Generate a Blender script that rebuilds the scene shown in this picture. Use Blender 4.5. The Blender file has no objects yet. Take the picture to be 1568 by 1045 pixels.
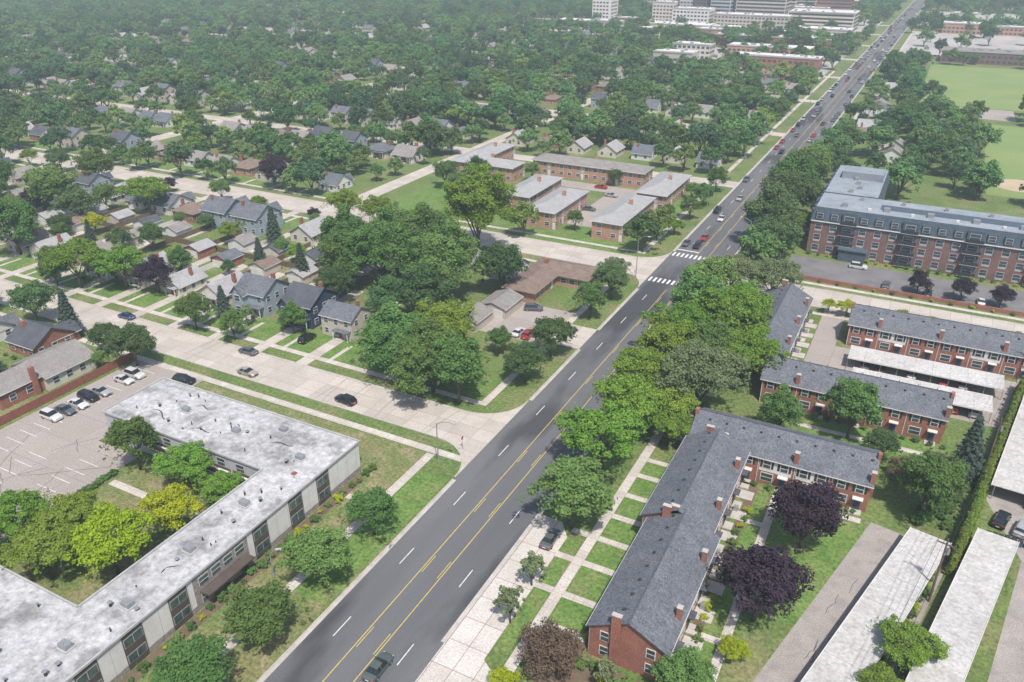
import bpy, math, random
import numpy as np
from mathutils import Vector, Matrix
R=random.Random(7)
SC=bpy.context.scene; COL=bpy.context.collection
# ------------------------------------------------------------------ materials
def newmat(n):
    m=bpy.data.materials.new(n); m.use_nodes=True; nt=m.node_tree; nt.nodes.clear()
    out=nt.nodes.new('ShaderNodeOutputMaterial'); return m,nt,out
def L(nt,a,b): nt.links.new(a,b)
def N(nt,t,**k):
    n=nt.nodes.new(t)
    for a,v in k.items(): setattr(n,a,v)
    return n
def c4(c): return (c[0],c[1],c[2],1)
def mixc(nt,fac,a,b,mode='MIX'):
    n=nt.nodes.new('ShaderNodeMix'); n.data_type='RGBA'; n.blend_type=mode
    for sock,v in ((n.inputs[0],fac),(n.inputs[6],a),(n.inputs[7],b)):
        if isinstance(v,(int,float)): sock.default_value=v
        elif isinstance(v,tuple): sock.default_value=c4(v)
        else: L(nt,v,sock)
    return n.outputs[2]
def noise(nt,scale,detail=4,rough=.55,stretch=None,lo=.35,hi=.65):
    g=N(nt,'ShaderNodeNewGeometry'); v=g.outputs['Position']
    if stretch:
        mp=N(nt,'ShaderNodeMapping'); mp.inputs['Scale'].default_value=stretch; L(nt,v,mp.inputs[0]); v=mp.outputs[0]
    n=N(nt,'ShaderNodeTexNoise'); n.inputs['Scale'].default_value=scale; n.inputs['Detail'].default_value=detail; n.inputs['Roughness'].default_value=rough
    L(nt,v,n.inputs['Vector'])
    r=N(nt,'ShaderNodeMapRange'); r.inputs[1].default_value=lo; r.inputs[2].default_value=hi; L(nt,n.outputs[0],r.inputs[0])
    return r.outputs[0]
def mat(name,c1,c2,s=.3,c3=None,s3=2.5,f3=.5,rough=.85,metal=0,fine=12,finef=.25,st=None,spec=.3,lo=.35,hi=.65,lo3=.5,hi3=.7,st3=None):
    m,nt,out=newmat(name)
    c=mixc(nt,noise(nt,s,stretch=st,lo=lo,hi=hi),c1,c2)
    if c3:
        k=N(nt,'ShaderNodeMath',operation='MULTIPLY'); L(nt,noise(nt,s3,lo=lo3,hi=hi3,stretch=st3),k.inputs[0]); k.inputs[1].default_value=f3
        c=mixc(nt,k.outputs[0],c,c3)
    if fine:
        c=mixc(nt,finef,c,mixc(nt,noise(nt,fine,3,.7,lo=.3,hi=.7),(0,0,0),(1,1,1)),'OVERLAY')
    p=N(nt,'ShaderNodeBsdfPrincipled'); L(nt,c,p.inputs['Base Color']); p.inputs['Roughness'].default_value=rough; p.inputs['Metallic'].default_value=metal
    p.inputs['Specular IOR Level'].default_value=spec
    L(nt,p.outputs[0],out.inputs[0]); return m
def slabmat(name,c1,c2,cj,w,h,ms=.02,off=0,rough=.9,dirt=(.28,.25,.2),df=.35):
    m,nt,out=newmat(name)
    g=N(nt,'ShaderNodeNewGeometry'); v=g.outputs['Position']
    b=N(nt,'ShaderNodeTexBrick',offset=off); b.inputs['Color1'].default_value=c4(c1); b.inputs['Color2'].default_value=c4(c2); b.inputs['Mortar'].default_value=c4(cj)
    b.inputs['Scale'].default_value=1; b.inputs['Brick Width'].default_value=w; b.inputs['Row Height'].default_value=h; b.inputs['Mortar Size'].default_value=ms; b.inputs['Mortar Smooth'].default_value=.2
    L(nt,v,b.inputs['Vector'])
    k=N(nt,'ShaderNodeMath',operation='MULTIPLY'); L(nt,noise(nt,.25,6,lo=.45,hi=.75),k.inputs[0]); k.inputs[1].default_value=df
    c=mixc(nt,k.outputs[0],b.outputs[0],dirt)
    c=mixc(nt,.3,c,mixc(nt,noise(nt,3.5,5,.75,lo=.3,hi=.7),(0,0,0),(1,1,1)),'OVERLAY')
    p=N(nt,'ShaderNodeBsdfPrincipled'); L(nt,c,p.inputs['Base Color']); p.inputs['Roughness'].default_value=rough; p.inputs['Specular IOR Level'].default_value=.25
    L(nt,p.outputs[0],out.inputs[0]); return m
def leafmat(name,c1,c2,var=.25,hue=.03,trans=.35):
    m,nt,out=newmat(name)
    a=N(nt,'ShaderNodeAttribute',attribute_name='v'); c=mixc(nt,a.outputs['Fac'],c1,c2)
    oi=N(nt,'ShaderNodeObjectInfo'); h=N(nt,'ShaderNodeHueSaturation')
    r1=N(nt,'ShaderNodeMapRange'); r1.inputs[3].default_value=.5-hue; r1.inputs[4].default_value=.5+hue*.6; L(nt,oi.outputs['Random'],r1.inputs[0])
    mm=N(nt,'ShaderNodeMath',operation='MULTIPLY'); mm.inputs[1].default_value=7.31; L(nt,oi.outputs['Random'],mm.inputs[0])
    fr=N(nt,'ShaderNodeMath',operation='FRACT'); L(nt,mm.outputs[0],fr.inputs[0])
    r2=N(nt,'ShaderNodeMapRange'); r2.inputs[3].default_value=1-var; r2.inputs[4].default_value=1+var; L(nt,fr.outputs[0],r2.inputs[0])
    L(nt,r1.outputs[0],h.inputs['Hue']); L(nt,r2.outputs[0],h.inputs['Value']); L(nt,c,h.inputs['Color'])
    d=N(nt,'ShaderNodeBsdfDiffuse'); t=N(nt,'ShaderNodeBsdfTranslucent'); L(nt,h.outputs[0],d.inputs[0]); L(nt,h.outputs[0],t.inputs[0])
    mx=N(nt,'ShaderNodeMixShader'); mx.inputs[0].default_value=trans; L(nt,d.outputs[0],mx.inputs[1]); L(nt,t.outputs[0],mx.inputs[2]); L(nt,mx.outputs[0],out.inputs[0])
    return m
M={}
M['grass']=mat('lawn_grass',(.095,.145,.04),(.135,.185,.055),.12,(.24,.20,.11),.09,.75,fine=1.6,finef=.5,lo3=.48,hi3=.72)
M['lawn']=mat('green_lawn',(.085,.165,.032),(.14,.215,.055),.35,(.20,.20,.085),.22,.65,fine=1.8,finef=.5)
M['drylawn']=mat('dry_lawn',(.18,.175,.075),(.12,.17,.05),.2,(.30,.24,.15),.3,.8,fine=2,finef=.5)
M['field']=mat('sports_field',(.17,.24,.08),(.20,.27,.09),.03,(.27,.27,.13),.05,.5,fine=1,finef=.15)
M['mulch']=mat('mulch_bed',(.12,.085,.06),(.17,.12,.085),.8,(.08,.12,.04),1.2,.6,fine=6)
M['sand']=mat('infield_sand',(.42,.33,.22),(.48,.39,.28),.1)
M['asphalt']=mat('asphalt_road',(.105,.108,.116),(.14,.14,.147),.12,(.04,.042,.047),.035,.75,st=(1,.12,1),fine=9,finef=.3,lo3=.53,hi3=.62,st3=(2.2,.55,1))
M['asphalt_lot']=mat('asphalt_lot',(.15,.145,.15),(.19,.185,.185),.12,(.10,.10,.105),.2,.6,fine=7,finef=.25)
M['lot']=slabmat('parking_lot_paving',(.35,.31,.285),(.31,.275,.255),(.22,.2,.18),9,7,.05,df=.5)
M['lot2']=mat('rear_lot_asphalt',(.34,.31,.285),(.29,.265,.245),.2,(.19,.175,.165),.35,.6,fine=6,finef=.35)
M['conc']=slabmat('concrete_street',(.50,.455,.41),(.41,.37,.33),(.22,.19,.155),4.5,3.6,.035,df=.4)
M['bay']=slabmat('concrete_bay',(.56,.53,.50),(.49,.45,.41),(.26,.17,.13),3.0,4.2,.05,df=.3)
M['walk']=slabmat('concrete_walk',(.53,.49,.45),(.45,.41,.37),(.28,.25,.22),1.6,1.6,.03,df=.35)
M['kerb']=mat('concrete_kerb',(.48,.45,.42),(.38,.36,.33),.6)
M['wpaint']=mat('white_road_paint',(.74,.74,.72),(.5,.5,.49),3)
M['ypaint']=mat('yellow_road_paint',(.62,.48,.10),(.5,.38,.09),2)
M['brick']=mat('red_brick',(.30,.13,.09),(.235,.10,.075),.6,(.39,.22,.17),3,.5,fine=7,finef=.4)
M['obrick']=mat('orange_brick',(.43,.25,.18),(.36,.20,.145),.6,(.5,.33,.26),3,.5,fine=7,finef=.35)
M['dbrick']=mat('brown_brick',(.20,.115,.10),(.16,.09,.082),.6,(.29,.19,.17),3,.5,fine=7,finef=.35)
M['shingle']=mat('grey_shingle',(.11,.12,.14),(.14,.15,.17),.35,(.075,.08,.095),1.2,.6,fine=3.5,finef=.5)
M['shingle2']=mat('dark_shingle',(.07,.078,.095),(.095,.10,.115),.4,(.05,.05,.06),2,.5,fine=4,finef=.4)
M['shingle3']=mat('brown_shingle',(.22,.165,.135),(.175,.13,.11),.5,(.12,.09,.07),2,.5,fine=4,finef=.4)
M['shingle4']=mat('light_shingle',(.34,.34,.345),(.29,.29,.295),.5,(.24,.24,.24),2,.5,fine=4,finef=.35)
M['shingle5']=mat('taupe_shingle',(.26,.245,.23),(.21,.195,.185),.5,(.16,.15,.14),2,.5,fine=4,finef=.35)
M['flat']=mat('membrane_roof',(.45,.45,.455),(.35,.35,.355),.10,(.18,.175,.17),.22,.7,fine=1.1,finef=.35,lo3=.53,hi3=.64)
M['flat2']=mat('bluegrey_flat_roof',(.28,.31,.345),(.23,.26,.295),.1,(.16,.18,.2),.3,.6,fine=2,finef=.2)
M['flatw']=mat('white_flat_roof',(.66,.66,.66),(.54,.54,.54),.03,(.34,.34,.34),.1,.5,fine=1,finef=.2)
M['metalroof']=mat('painted_carport_roof',(.50,.49,.475),(.43,.42,.405),.15,(.33,.31,.29),.4,.5,fine=2,finef=.25)
M['white']=mat('white_paint',(.66,.65,.63),(.58,.57,.55),.6,rough=.6)
M['cream']=mat('cream_siding',(.58,.54,.47),(.52,.48,.42),.6,rough=.6)
M['beige']=mat('beige_siding',(.48,.43,.37),(.42,.38,.33),.6)
M['navy']=mat('navy_siding',(.035,.055,.095),(.045,.065,.11),.8,rough=.6)
M['bluegrey']=mat('bluegrey_siding',(.30,.35,.40),(.26,.31,.36),.8,rough=.6)
M['slate']=mat('slate_mansard',(.06,.085,.115),(.08,.11,.14),.8,(.05,.07,.09),4,.5,fine=6)
M['greyp']=mat('grey_panel',(.42,.43,.44),(.36,.37,.38),.5)
M['brownp']=mat('brown_panel',(.075,.06,.052),(.10,.078,.066),.8)
M['stone']=mat('stone_facing',(.32,.29,.265),(.22,.2,.185),1.5,(.13,.12,.11),3,.6,fine=5)
M['parapet']=mat('parapet_metal',(.42,.42,.42),(.34,.34,.34),.6,rough=.5)
M['dark']=mat('dark_metal',(.03,.03,.032),(.045,.045,.045),2,rough=.5)
M['galv']=mat('galvanised_steel',(.35,.36,.37),(.3,.31,.32),2,rough=.45,metal=.4)
M['wood']=mat('weathered_wood',(.17,.12,.085),(.12,.085,.06),1.5)
M['redwood']=mat('redwood_fence',(.26,.10,.07),(.2,.08,.06),1.5)
M['water']=mat('pool_water',(.12,.42,.5),(.16,.5,.58),1,rough=.08,fine=0,spec=.6)
M['bark']=mat('bark',(.10,.08,.062),(.15,.12,.095),3)
M['cgrey']=mat('commercial_paving',(.42,.41,.39),(.34,.33,.32),.02,(.2,.2,.2),.05,.5)
M['tar']=mat('tar_patch',(.05,.05,.055),(.07,.07,.075),1)
M['seal']=mat('crack_sealant',(.045,.045,.05),(.06,.06,.062),1)
def glass(n,c,r=.08):
    m,nt,out=newmat(n); p=N(nt,'ShaderNodeBsdfPrincipled'); L(nt,mixc(nt,noise(nt,1.2),c,tuple(x*2.2 for x in c)),p.inputs['Base Color']); p.inputs['Roughness'].default_value=r; p.inputs['Specular IOR Level'].default_value=.7
    L(nt,p.outputs[0],out.inputs[0]); return m
M['glass']=glass('window_glass',(.03,.04,.05)); M['tglass']=glass('teal_window_glass',(.035,.055,.055)); M['cglass']=glass('car_glass',(.012,.015,.018),.05)
M['tyre']=mat('tyre_rubber',(.02,.02,.02),(.03,.03,.03),3); M['hub']=mat('wheel_alloy',(.4,.4,.42),(.3,.3,.31),3,rough=.35,metal=.6)
M['head']=mat('headlamp',(.8,.8,.78),(.7,.7,.7),3,rough=.2); M['tail']=mat('tail_lamp',(.5,.02,.02),(.4,.02,.02),3,rough=.25)
def paint(n,c):
    m,nt,out=newmat(n); p=N(nt,'ShaderNodeBsdfPrincipled'); L(nt,mixc(nt,noise(nt,3),c,tuple(x*.88 for x in c)),p.inputs['Base Color'])
    p.inputs['Roughness'].default_value=.35; p.inputs['Metallic'].default_value=.25; p.inputs['Coat Weight'].default_value=.6; p.inputs['Coat Roughness'].default_value=.06
    L(nt,p.outputs[0],out.inputs[0]); return m
PA={k:paint('car_paint_'+k,c) for k,c in dict(white=(.72,.72,.71),black=(.015,.015,.018),silver=(.42,.43,.44),grey=(.12,.13,.14),red=(.42,.025,.02),blue=(.03,.07,.18),beige=(.42,.38,.31),green=(.10,.13,.12)).items()}
LM={
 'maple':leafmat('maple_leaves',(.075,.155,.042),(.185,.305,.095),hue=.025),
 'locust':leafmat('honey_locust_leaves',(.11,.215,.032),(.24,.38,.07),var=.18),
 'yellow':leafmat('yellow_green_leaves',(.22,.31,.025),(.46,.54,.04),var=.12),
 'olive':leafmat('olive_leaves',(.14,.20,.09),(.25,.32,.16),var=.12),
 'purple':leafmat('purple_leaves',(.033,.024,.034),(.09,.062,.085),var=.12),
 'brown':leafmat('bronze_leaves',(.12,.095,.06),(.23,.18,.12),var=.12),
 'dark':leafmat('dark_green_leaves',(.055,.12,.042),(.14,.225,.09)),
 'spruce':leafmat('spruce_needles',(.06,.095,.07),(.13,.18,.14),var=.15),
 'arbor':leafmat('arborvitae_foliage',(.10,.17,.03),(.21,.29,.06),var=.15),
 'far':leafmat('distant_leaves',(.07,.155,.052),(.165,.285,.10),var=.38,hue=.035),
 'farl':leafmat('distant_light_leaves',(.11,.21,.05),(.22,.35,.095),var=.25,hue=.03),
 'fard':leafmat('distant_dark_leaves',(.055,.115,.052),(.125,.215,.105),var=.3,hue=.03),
}
# ------------------------------------------------------------------ mesh builder
class B:
    def __init__(s): s.p={}; s._m=None
    def add(s,part,m,vs,fs):
        d=s.p.setdefault(part,(m,[],[])); n=len(d[1]); d[1].extend(vs); d[2].extend([tuple(i+n for i in f) for f in fs]); return s
    def box(s,part,m,x0,x1,y0,y1,z0,z1):
        if x0>x1:x0,x1=x1,x0
        if y0>y1:y0,y1=y1,y0
        return s.add(part,m,[(x0,y0,z0),(x1,y0,z0),(x1,y1,z0),(x0,y1,z0),(x0,y0,z1),(x1,y0,z1),(x1,y1,z1),(x0,y1,z1)],
          [(3,2,1,0),(4,5,6,7),(0,1,5,4),(1,2,6,5),(2,3,7,6),(3,0,4,7)])
    def cyl(s,part,m,p0,p1,r0,r1,n=8):
        p0=Vector(p0);p1=Vector(p1);d=(p1-p0).normalized(); a=d.orthogonal().normalized(); b=d.cross(a); vs=[]
        for p,r in((p0,r0),(p1,r1)):
            for i in range(n):
                t=2*math.pi*i/n; vs.append(tuple(p+a*math.cos(t)*r+b*math.sin(t)*r))
        fs=[(i,(i+1)%n,n+(i+1)%n,n+i) for i in range(n)]+[tuple(range(n,2*n)),tuple(range(n-1,-1,-1))]
        return s.add(part,m,vs,fs)
    def win(s,side,c,t,z,w,h,pane='glass',frame='white',fr=.12):
        for part,mm,gw,a,bb in (('window_frames',frame,fr,-.02,.05),('window_panes',pane,0,.0,.075)):
            hw=w/2+gw;hh=h/2+gw
            sg=1 if side[0]=='+' else -1
            if side[1]=='x': s.box(part,M[mm],c+sg*a,c+sg*bb,t-hw,t+hw,z-hh,z+hh)
            else: s.box(part,M[mm],t-hw,t+hw,c+sg*a,c+sg*bb,z-hh,z+hh)
        if side[1]=='x': s.box('window_rails',M[frame],c,c+sg*.095,t-w/2,t+w/2,z-.04,z+.04)
        else: s.box('window_rails',M[frame],t-w/2,t+w/2,c,c+sg*.095,z-.04,z+.04)
        return s
    def wall_box(s,part,mm,side,c,t0,t1,z0,z1,d=.06):
        sg=1 if side[0]=='+' else -1
        if side[1]=='x': s.box(part,M[mm],c-sg*.02,c+sg*d,t0,t1,z0,z1)
        else: s.box(part,M[mm],t0,t1,c-sg*.02,c+sg*d,z0,z1)
    def gable(s,x0,x1,y0,y1,ze,zr,ax,roof,wall,oh=.45,th=.16):
        if ax=='y':
            xm=(x0+x1)/2; sl=(zr-ze)/(xm-x0); zl=ze-sl*oh
            for sg,xe in((1,x0-oh),(-1,x1+oh)):
                s.add('roof',M[roof],[(xe,y0-oh,zl),(xm,y0-oh,zr),(xm,y1+oh,zr),(xe,y1+oh,zl),(xe,y0-oh,zl+th),(xm,y0-oh,zr+th),(xm,y1+oh,zr+th),(xe,y1+oh,zl+th)],
                 [(3,2,1,0),(4,5,6,7),(0,1,5,4),(2,3,7,6),(3,0,4,7)])
                s.box('gutters',M['white'],xe-.06,xe+.06,y0-oh,y1+oh,zl-.02,zl+.13)
            for y in(y0,y1): s.add('walls',M[wall],[(x0,y,ze),(x1,y,ze),(xm,y,zr)],[(0,1,2)])
        else:
            ym=(y0+y1)/2; sl=(zr-ze)/(ym-y0); zl=ze-sl*oh
            for ye in(y0-oh,y1+oh):
                s.add('roof',M[roof],[(x0-oh,ye,zl),(x0-oh,ym,zr),(x1+oh,ym,zr),(x1+oh,ye,zl),(x0-oh,ye,zl+th),(x0-oh,ym,zr+th),(x1+oh,ym,zr+th),(x1+oh,ye,zl+th)],
                 [(3,2,1,0),(4,5,6,7),(0,1,5,4),(2,3,7,6),(3,0,4,7)])
                s.box('gutters',M['white'],x0-oh,x1+oh,ye-.06,ye+.06,zl-.02,zl+.13)
            for x in(x0,x1): s.add('walls',M[wall],[(x,y0,ze),(x,y1,ze),(x,ym,zr)],[(0,1,2)])
        return s
    def hip(s,x0,x1,y0,y1,ze,zr,roof,oh=.5,th=.18):
        x0-=oh;x1+=oh;y0-=oh;y1+=oh; w=x1-x0;d=y1-y0
        if w>d: r=[(x0+d/2,(y0+y1)/2,zr),(x1-d/2,(y0+y1)/2,zr)]; fs=[(4,5,9,8),(5,6,9),(6,7,8,9),(7,4,8)]
        else: r=[((x0+x1)/2,y0+w/2,zr),((x0+x1)/2,y1-w/2,zr)]; fs=[(4,5,8),(5,6,9,8),(6,7,9),(7,4,8,9)]
        s.add('roof',M[roof],[(x0,y0,ze),(x1,y0,ze),(x1,y1,ze),(x0,y1,ze),(x0,y0,ze+th),(x1,y0,ze+th),(x1,y1,ze+th),(x0,y1,ze+th)]+r,
          [(3,2,1,0),(0,1,5,4),(1,2,6,5),(2,3,7,6),(3,0,4,7)]+fs)
        return s
    def meshes(s):
        if s._m is None:
            s._m={}
            for k,(m,v,f) in s.p.items():
                me=bpy.data.meshes.new(k); me.from_pydata(v,[],f); me.materials.append(m); me.update(); s._m[k]=me
        return s._m
    def place(s,name,loc=(0,0,0),rot=0,sc=1):
        e=bpy.data.objects.new(name,None); e.empty_display_size=.5; COL.objects.link(e); e.location=loc; e.rotation_euler=(0,0,rot); e.scale=(sc,sc,sc)
        for k,me in s.meshes().items():
            o=bpy.data.objects.new(k,me); COL.objects.link(o); o.parent=e
        return e
    def joined(s,nm):
        me=bpy.data.meshes.new(nm); vs=[];fs=[];mi=[];ms=[]
        for k,(m,v,f) in s.p.items():
            if m not in ms: ms.append(m)
            n=len(vs); vs+=v; fs+=[tuple(i+n for i in x) for x in f]; mi+=[ms.index(m)]*len(f)
        me.from_pydata(vs,[],fs)
        for m in ms: me.materials.append(m)
        me.polygons.foreach_set('material_index',mi); me.update(); return me
def obj(name,me,loc=(0,0,0),rot=0,sc=1):
    o=bpy.data.objects.new(name,me); COL.objects.link(o); o.location=loc; o.rotation_euler=(0,0,rot); o.scale=(sc,sc,sc) if not isinstance(sc,tuple) else sc; return o
def sheet(name,mm,polys,z):
    vs=[];fs=[]
    for i,p in enumerate(polys):
        if len(p)==4 and not isinstance(p[0],tuple): x0,x1,y0,y1=p; p=[(x0,y0),(x1,y0),(x1,y1),(x0,y1)]
        n=len(vs); vs+=[(a,b,z+(i%7)*.0006) for a,b in p]; fs.append(tuple(range(n,n+len(p))))
    me=bpy.data.meshes.new(name); me.from_pydata(vs,[],fs); me.materials.append(M[mm]); me.update()
    return obj(name,me)
# ------------------------------------------------------------------ foliage
def leaves(P,Nn,size,rng,asp=.62):
    n=len(P); t=rng.normal(size=(n,3)); t-=Nn*np.sum(t*Nn,1)[:,None]; t/=np.linalg.norm(t,axis=1)[:,None]+1e-9; b=np.cross(Nn,t)
    s=size[:,None]
    return np.stack([P-t*s,P-b*s*asp,P+t*s,P+b*s*asp],1).reshape(-1,3)
def finish_tree(name,V,vals,wood,lm):
    nl=len(V)//4
    wv=wood.p['w'][1]; wf=wood.p['w'][2]
    me=bpy.data.meshes.new(name)
    allv=np.concatenate([V,np.array(wv,dtype=float).reshape(-1,3)])
    lens=[4]*nl+[len(f) for f in wf]; idx=np.concatenate([np.arange(4*nl),np.array([i+4*nl for f in wf for i in f])])
    me.vertices.add(len(allv)); me.vertices.foreach_set('co',allv.ravel())
    me.loops.add(len(idx)); me.loops.foreach_set('vertex_index',idx.astype(np.int32))
    me.polygons.add(len(lens)); st=np.concatenate([[0],np.cumsum(lens)[:-1]]); me.polygons.foreach_set('loop_start',st.astype(np.int32)); me.polygons.foreach_set('loop_total',np.array(lens,dtype=np.int32))
    me.materials.append(lm); me.materials.append(M['bark'])
    me.polygons.foreach_set('material_index',np.array([0]*nl+[1]*len(wf),dtype=np.int32))
    a=me.attributes.new('v','FLOAT','FACE'); a.data.foreach_set('value',np.concatenate([vals,np.zeros(len(wf))]).astype(np.float32))
    me.update(calc_edges=True); return me
def tree(name,lm,Rr=5,h=11,th=2.2,ncl=42,nl=8000,ls=.26,seed=0,cr=(.16,.30),flat=.8,low=-.45,shape=1.0):
    rng=np.random.default_rng(seed); cz=(th+h)/2; hz=(h-th)/2
    d=rng.normal(size=(ncl,3)); d/=np.linalg.norm(d,axis=1)[:,None]; d[:,2]=np.where(d[:,2]<low,-d[:,2]*.6,d[:,2]); d/=np.linalg.norm(d,axis=1)[:,None]
    ph1,ph2=rng.uniform(0,6,2)
    lobf=lambda dd:1+.17*np.sin(3*np.arctan2(dd[:,1],dd[:,0])+ph1)+.12*np.sin(5*np.arctan2(dd[:,1],dd[:,0])+ph2)+.1*np.sin(4*dd[:,2]+ph2)
    rr=rng.uniform(.3,.92,ncl)**.7
    C=d*rr[:,None]*lobf(d)[:,None]*np.array([Rr,Rr,hz])*.9
    taper=1-.25*shape*np.clip(C[:,2]/hz,0,1); C[:,0]*=taper;C[:,1]*=taper
    C[:,2]+=cz; rc=Rr*rng.uniform(cr[0],cr[1],ncl)
    w=rc**2; ci=rng.choice(ncl,nl,p=w/w.sum()); q=rng.normal(size=(nl,3)); q/=np.linalg.norm(q,axis=1)[:,None]
    q[:,2]=np.where((q[:,2]<-.3)&(rng.random(nl)<.6),-q[:,2],q[:,2])
    rad=rng.uniform(.3,1.0,nl)**.7+np.abs(rng.normal(size=nl))*.13
    P=C[ci]+q*(rc[ci]*rad)[:,None]*np.array([1,1,flat])
    k=int(nl*.15); dd=rng.normal(size=(k,3)); dd/=np.linalg.norm(dd,axis=1)[:,None]; dd[:,2]=np.where(dd[:,2]<low,-dd[:,2]*.6,dd[:,2])
    base=rng.normal(size=(max(8,k//14),3)); base/=np.linalg.norm(base,axis=1)[:,None]; base[:,2]=np.abs(base[:,2])*1.1-.3
    bi=rng.integers(0,len(base),k); br=rng.uniform(.6,1.02,len(base))
    Q=base[bi]*br[bi][:,None]*lobf(base)[bi][:,None]*np.array([Rr,Rr,hz])*.97; tp=1-.25*shape*np.clip(Q[:,2]/hz,0,1); Q[:,0]*=tp; Q[:,1]*=tp
    Q+=rng.normal(size=(k,3))*Rr*.055; Q[:,2]+=cz; P[:k]=Q; q[:k]=dd
    Nn=q*.7+rng.normal(size=(nl,3))*.5+np.array([0,0,.45]); Nn/=np.linalg.norm(Nn,axis=1)[:,None]
    V=leaves(P,Nn,ls*rng.uniform(.6,1.35,nl),rng)
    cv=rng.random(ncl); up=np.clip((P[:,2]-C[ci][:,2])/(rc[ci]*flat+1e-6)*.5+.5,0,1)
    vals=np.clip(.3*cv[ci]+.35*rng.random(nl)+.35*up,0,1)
    wd=B(); r0=.045*Rr+.05; wd.cyl('w',None,(0,0,-.1),(.1,.05,th+hz*.4),r0,r0*.6,7)
    for i in range(min(7,ncl)):
        wd.cyl('w',None,(.08,.04,th*.7+R.random()*hz*.4),tuple(C[i]),r0*.5,r0*.14,5)
    return finish_tree(name,V,vals,wd,lm)
def conifer(name,lm,Rr=3,h=11,nl=5000,ls=.3,seed=0,lev=16):
    rng=np.random.default_rng(seed); t=rng.random(nl)**.75; lv=np.floor(t*lev)/lev; z=.6+(h-.6)*(lv+ (t*lev%1)*.35/lev)
    a=rng.uniform(0,2*np.pi,nl); br=Rr*(1-lv)*(.78+.22*np.sin(a*7+lv*40))+.1; f=rng.random(nl)**.5; r=br*f
    P=np.stack([r*np.cos(a),r*np.sin(a),z-.25*r],1)+rng.normal(size=(nl,3))*.1
    Nn=np.stack([np.cos(a)*.5,np.sin(a)*.5,np.ones(nl)*.8],1)+rng.normal(size=(nl,3))*.4; Nn/=np.linalg.norm(Nn,axis=1)[:,None]
    V=leaves(P,Nn,ls*rng.uniform(.6,1.3,nl),rng,.4); wd=B(); wd.cyl('w',None,(0,0,-.1),(0,0,h*.9),.18,.04,6)
    return finish_tree(name,V,np.clip(rng.random(nl)*.6+f*.4,0,1),wd,lm)
T={}
for i in range(4):
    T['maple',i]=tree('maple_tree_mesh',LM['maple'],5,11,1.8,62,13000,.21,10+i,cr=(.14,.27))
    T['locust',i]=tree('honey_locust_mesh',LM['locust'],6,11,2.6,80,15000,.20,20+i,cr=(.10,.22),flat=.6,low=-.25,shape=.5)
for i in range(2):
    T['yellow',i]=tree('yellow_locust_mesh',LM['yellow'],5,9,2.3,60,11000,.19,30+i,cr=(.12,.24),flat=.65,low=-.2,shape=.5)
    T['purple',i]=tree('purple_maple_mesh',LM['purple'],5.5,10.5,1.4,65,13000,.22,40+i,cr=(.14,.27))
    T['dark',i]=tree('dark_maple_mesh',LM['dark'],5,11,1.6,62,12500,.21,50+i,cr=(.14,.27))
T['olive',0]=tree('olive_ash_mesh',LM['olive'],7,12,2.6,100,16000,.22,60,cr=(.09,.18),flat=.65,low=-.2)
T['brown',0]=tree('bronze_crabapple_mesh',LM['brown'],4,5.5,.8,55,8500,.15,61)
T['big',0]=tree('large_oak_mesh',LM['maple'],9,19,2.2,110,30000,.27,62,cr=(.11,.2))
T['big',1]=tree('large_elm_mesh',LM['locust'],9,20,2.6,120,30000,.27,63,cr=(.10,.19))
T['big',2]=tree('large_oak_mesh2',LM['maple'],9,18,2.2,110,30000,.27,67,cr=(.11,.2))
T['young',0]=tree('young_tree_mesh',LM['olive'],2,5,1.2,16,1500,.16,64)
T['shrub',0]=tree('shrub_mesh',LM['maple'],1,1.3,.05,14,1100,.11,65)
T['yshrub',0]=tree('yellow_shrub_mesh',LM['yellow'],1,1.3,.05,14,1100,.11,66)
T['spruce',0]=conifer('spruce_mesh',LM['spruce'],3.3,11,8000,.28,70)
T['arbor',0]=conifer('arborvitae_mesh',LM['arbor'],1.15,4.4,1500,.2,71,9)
NM=dict(maple='maple_tree',locust='honey_locust_tree',yellow='yellow_locust_tree',purple='purple_maple_tree',dark='shade_tree',olive='ash_tree',brown='crabapple_tree',big='oak_tree',young='young_street_tree',shrub='shrub',yshrub='yellow_shrub',spruce='spruce_tree',arbor='arborvitae')
BR=dict(maple=5,locust=6,yellow=5,purple=5.5,dark=5,olive=7,brown=4,big=9,young=2,shrub=1,yshrub=1,spruce=3.3,arbor=1)
PL=[]
def pt(kind,x,y,r,hs=1,v=None):
    ks=[k for k in T if k[0]==kind]; k=ks[R.randrange(len(ks))] if v is None else (kind,v); s=r/BR[kind]
    o=obj(NM[kind],T[k],(x,y,0),R.uniform(0,6.28),(s*R.uniform(.92,1.08),s,s*hs*R.uniform(.93,1.08))); PL.append((x,y,r)); return o
# ------------------------------------------------------------------ ground, roads
g=sheet('ground','grass',[(-6000,6000,-1500,9000)],0)
WX,EX_=-59.3,-42.2
def fil(cx,cy,sx,sy,r=8,n=8):
    ox,oy=cx+sx*r,cy+sy*r
    return [(cx,cy)]+[(ox-sx*r*math.cos(t),oy-sy*r*math.sin(t)) for t in [i*math.pi/2/n for i in range(n+1)]]
sheet('main_road','asphalt',[(WX,EX_,-60,2600)],.012)
S1=(102,112); S2=(194,206)
cs=[(-420,WX,*S1),(-420,WX,*S2),(EX_,140,*S2)]
for cx,cy,sx,sy in ((WX,S1[0],-1,-1),(WX,S1[1],-1,1),(WX,S2[0],-1,-1),(WX,S2[1],-1,1),(EX_,S2[0],1,-1),(EX_,S2[1],1,1)): cs.append(fil(cx,cy,sx,sy,9))
sheet('side_streets','conc',cs,.02)
far=[]
for k in range(1,9):
    y=200+93*k; far.append((-1500,WX,y-4,y+4))
sheet('residential_streets','conc',far,.01)
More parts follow.
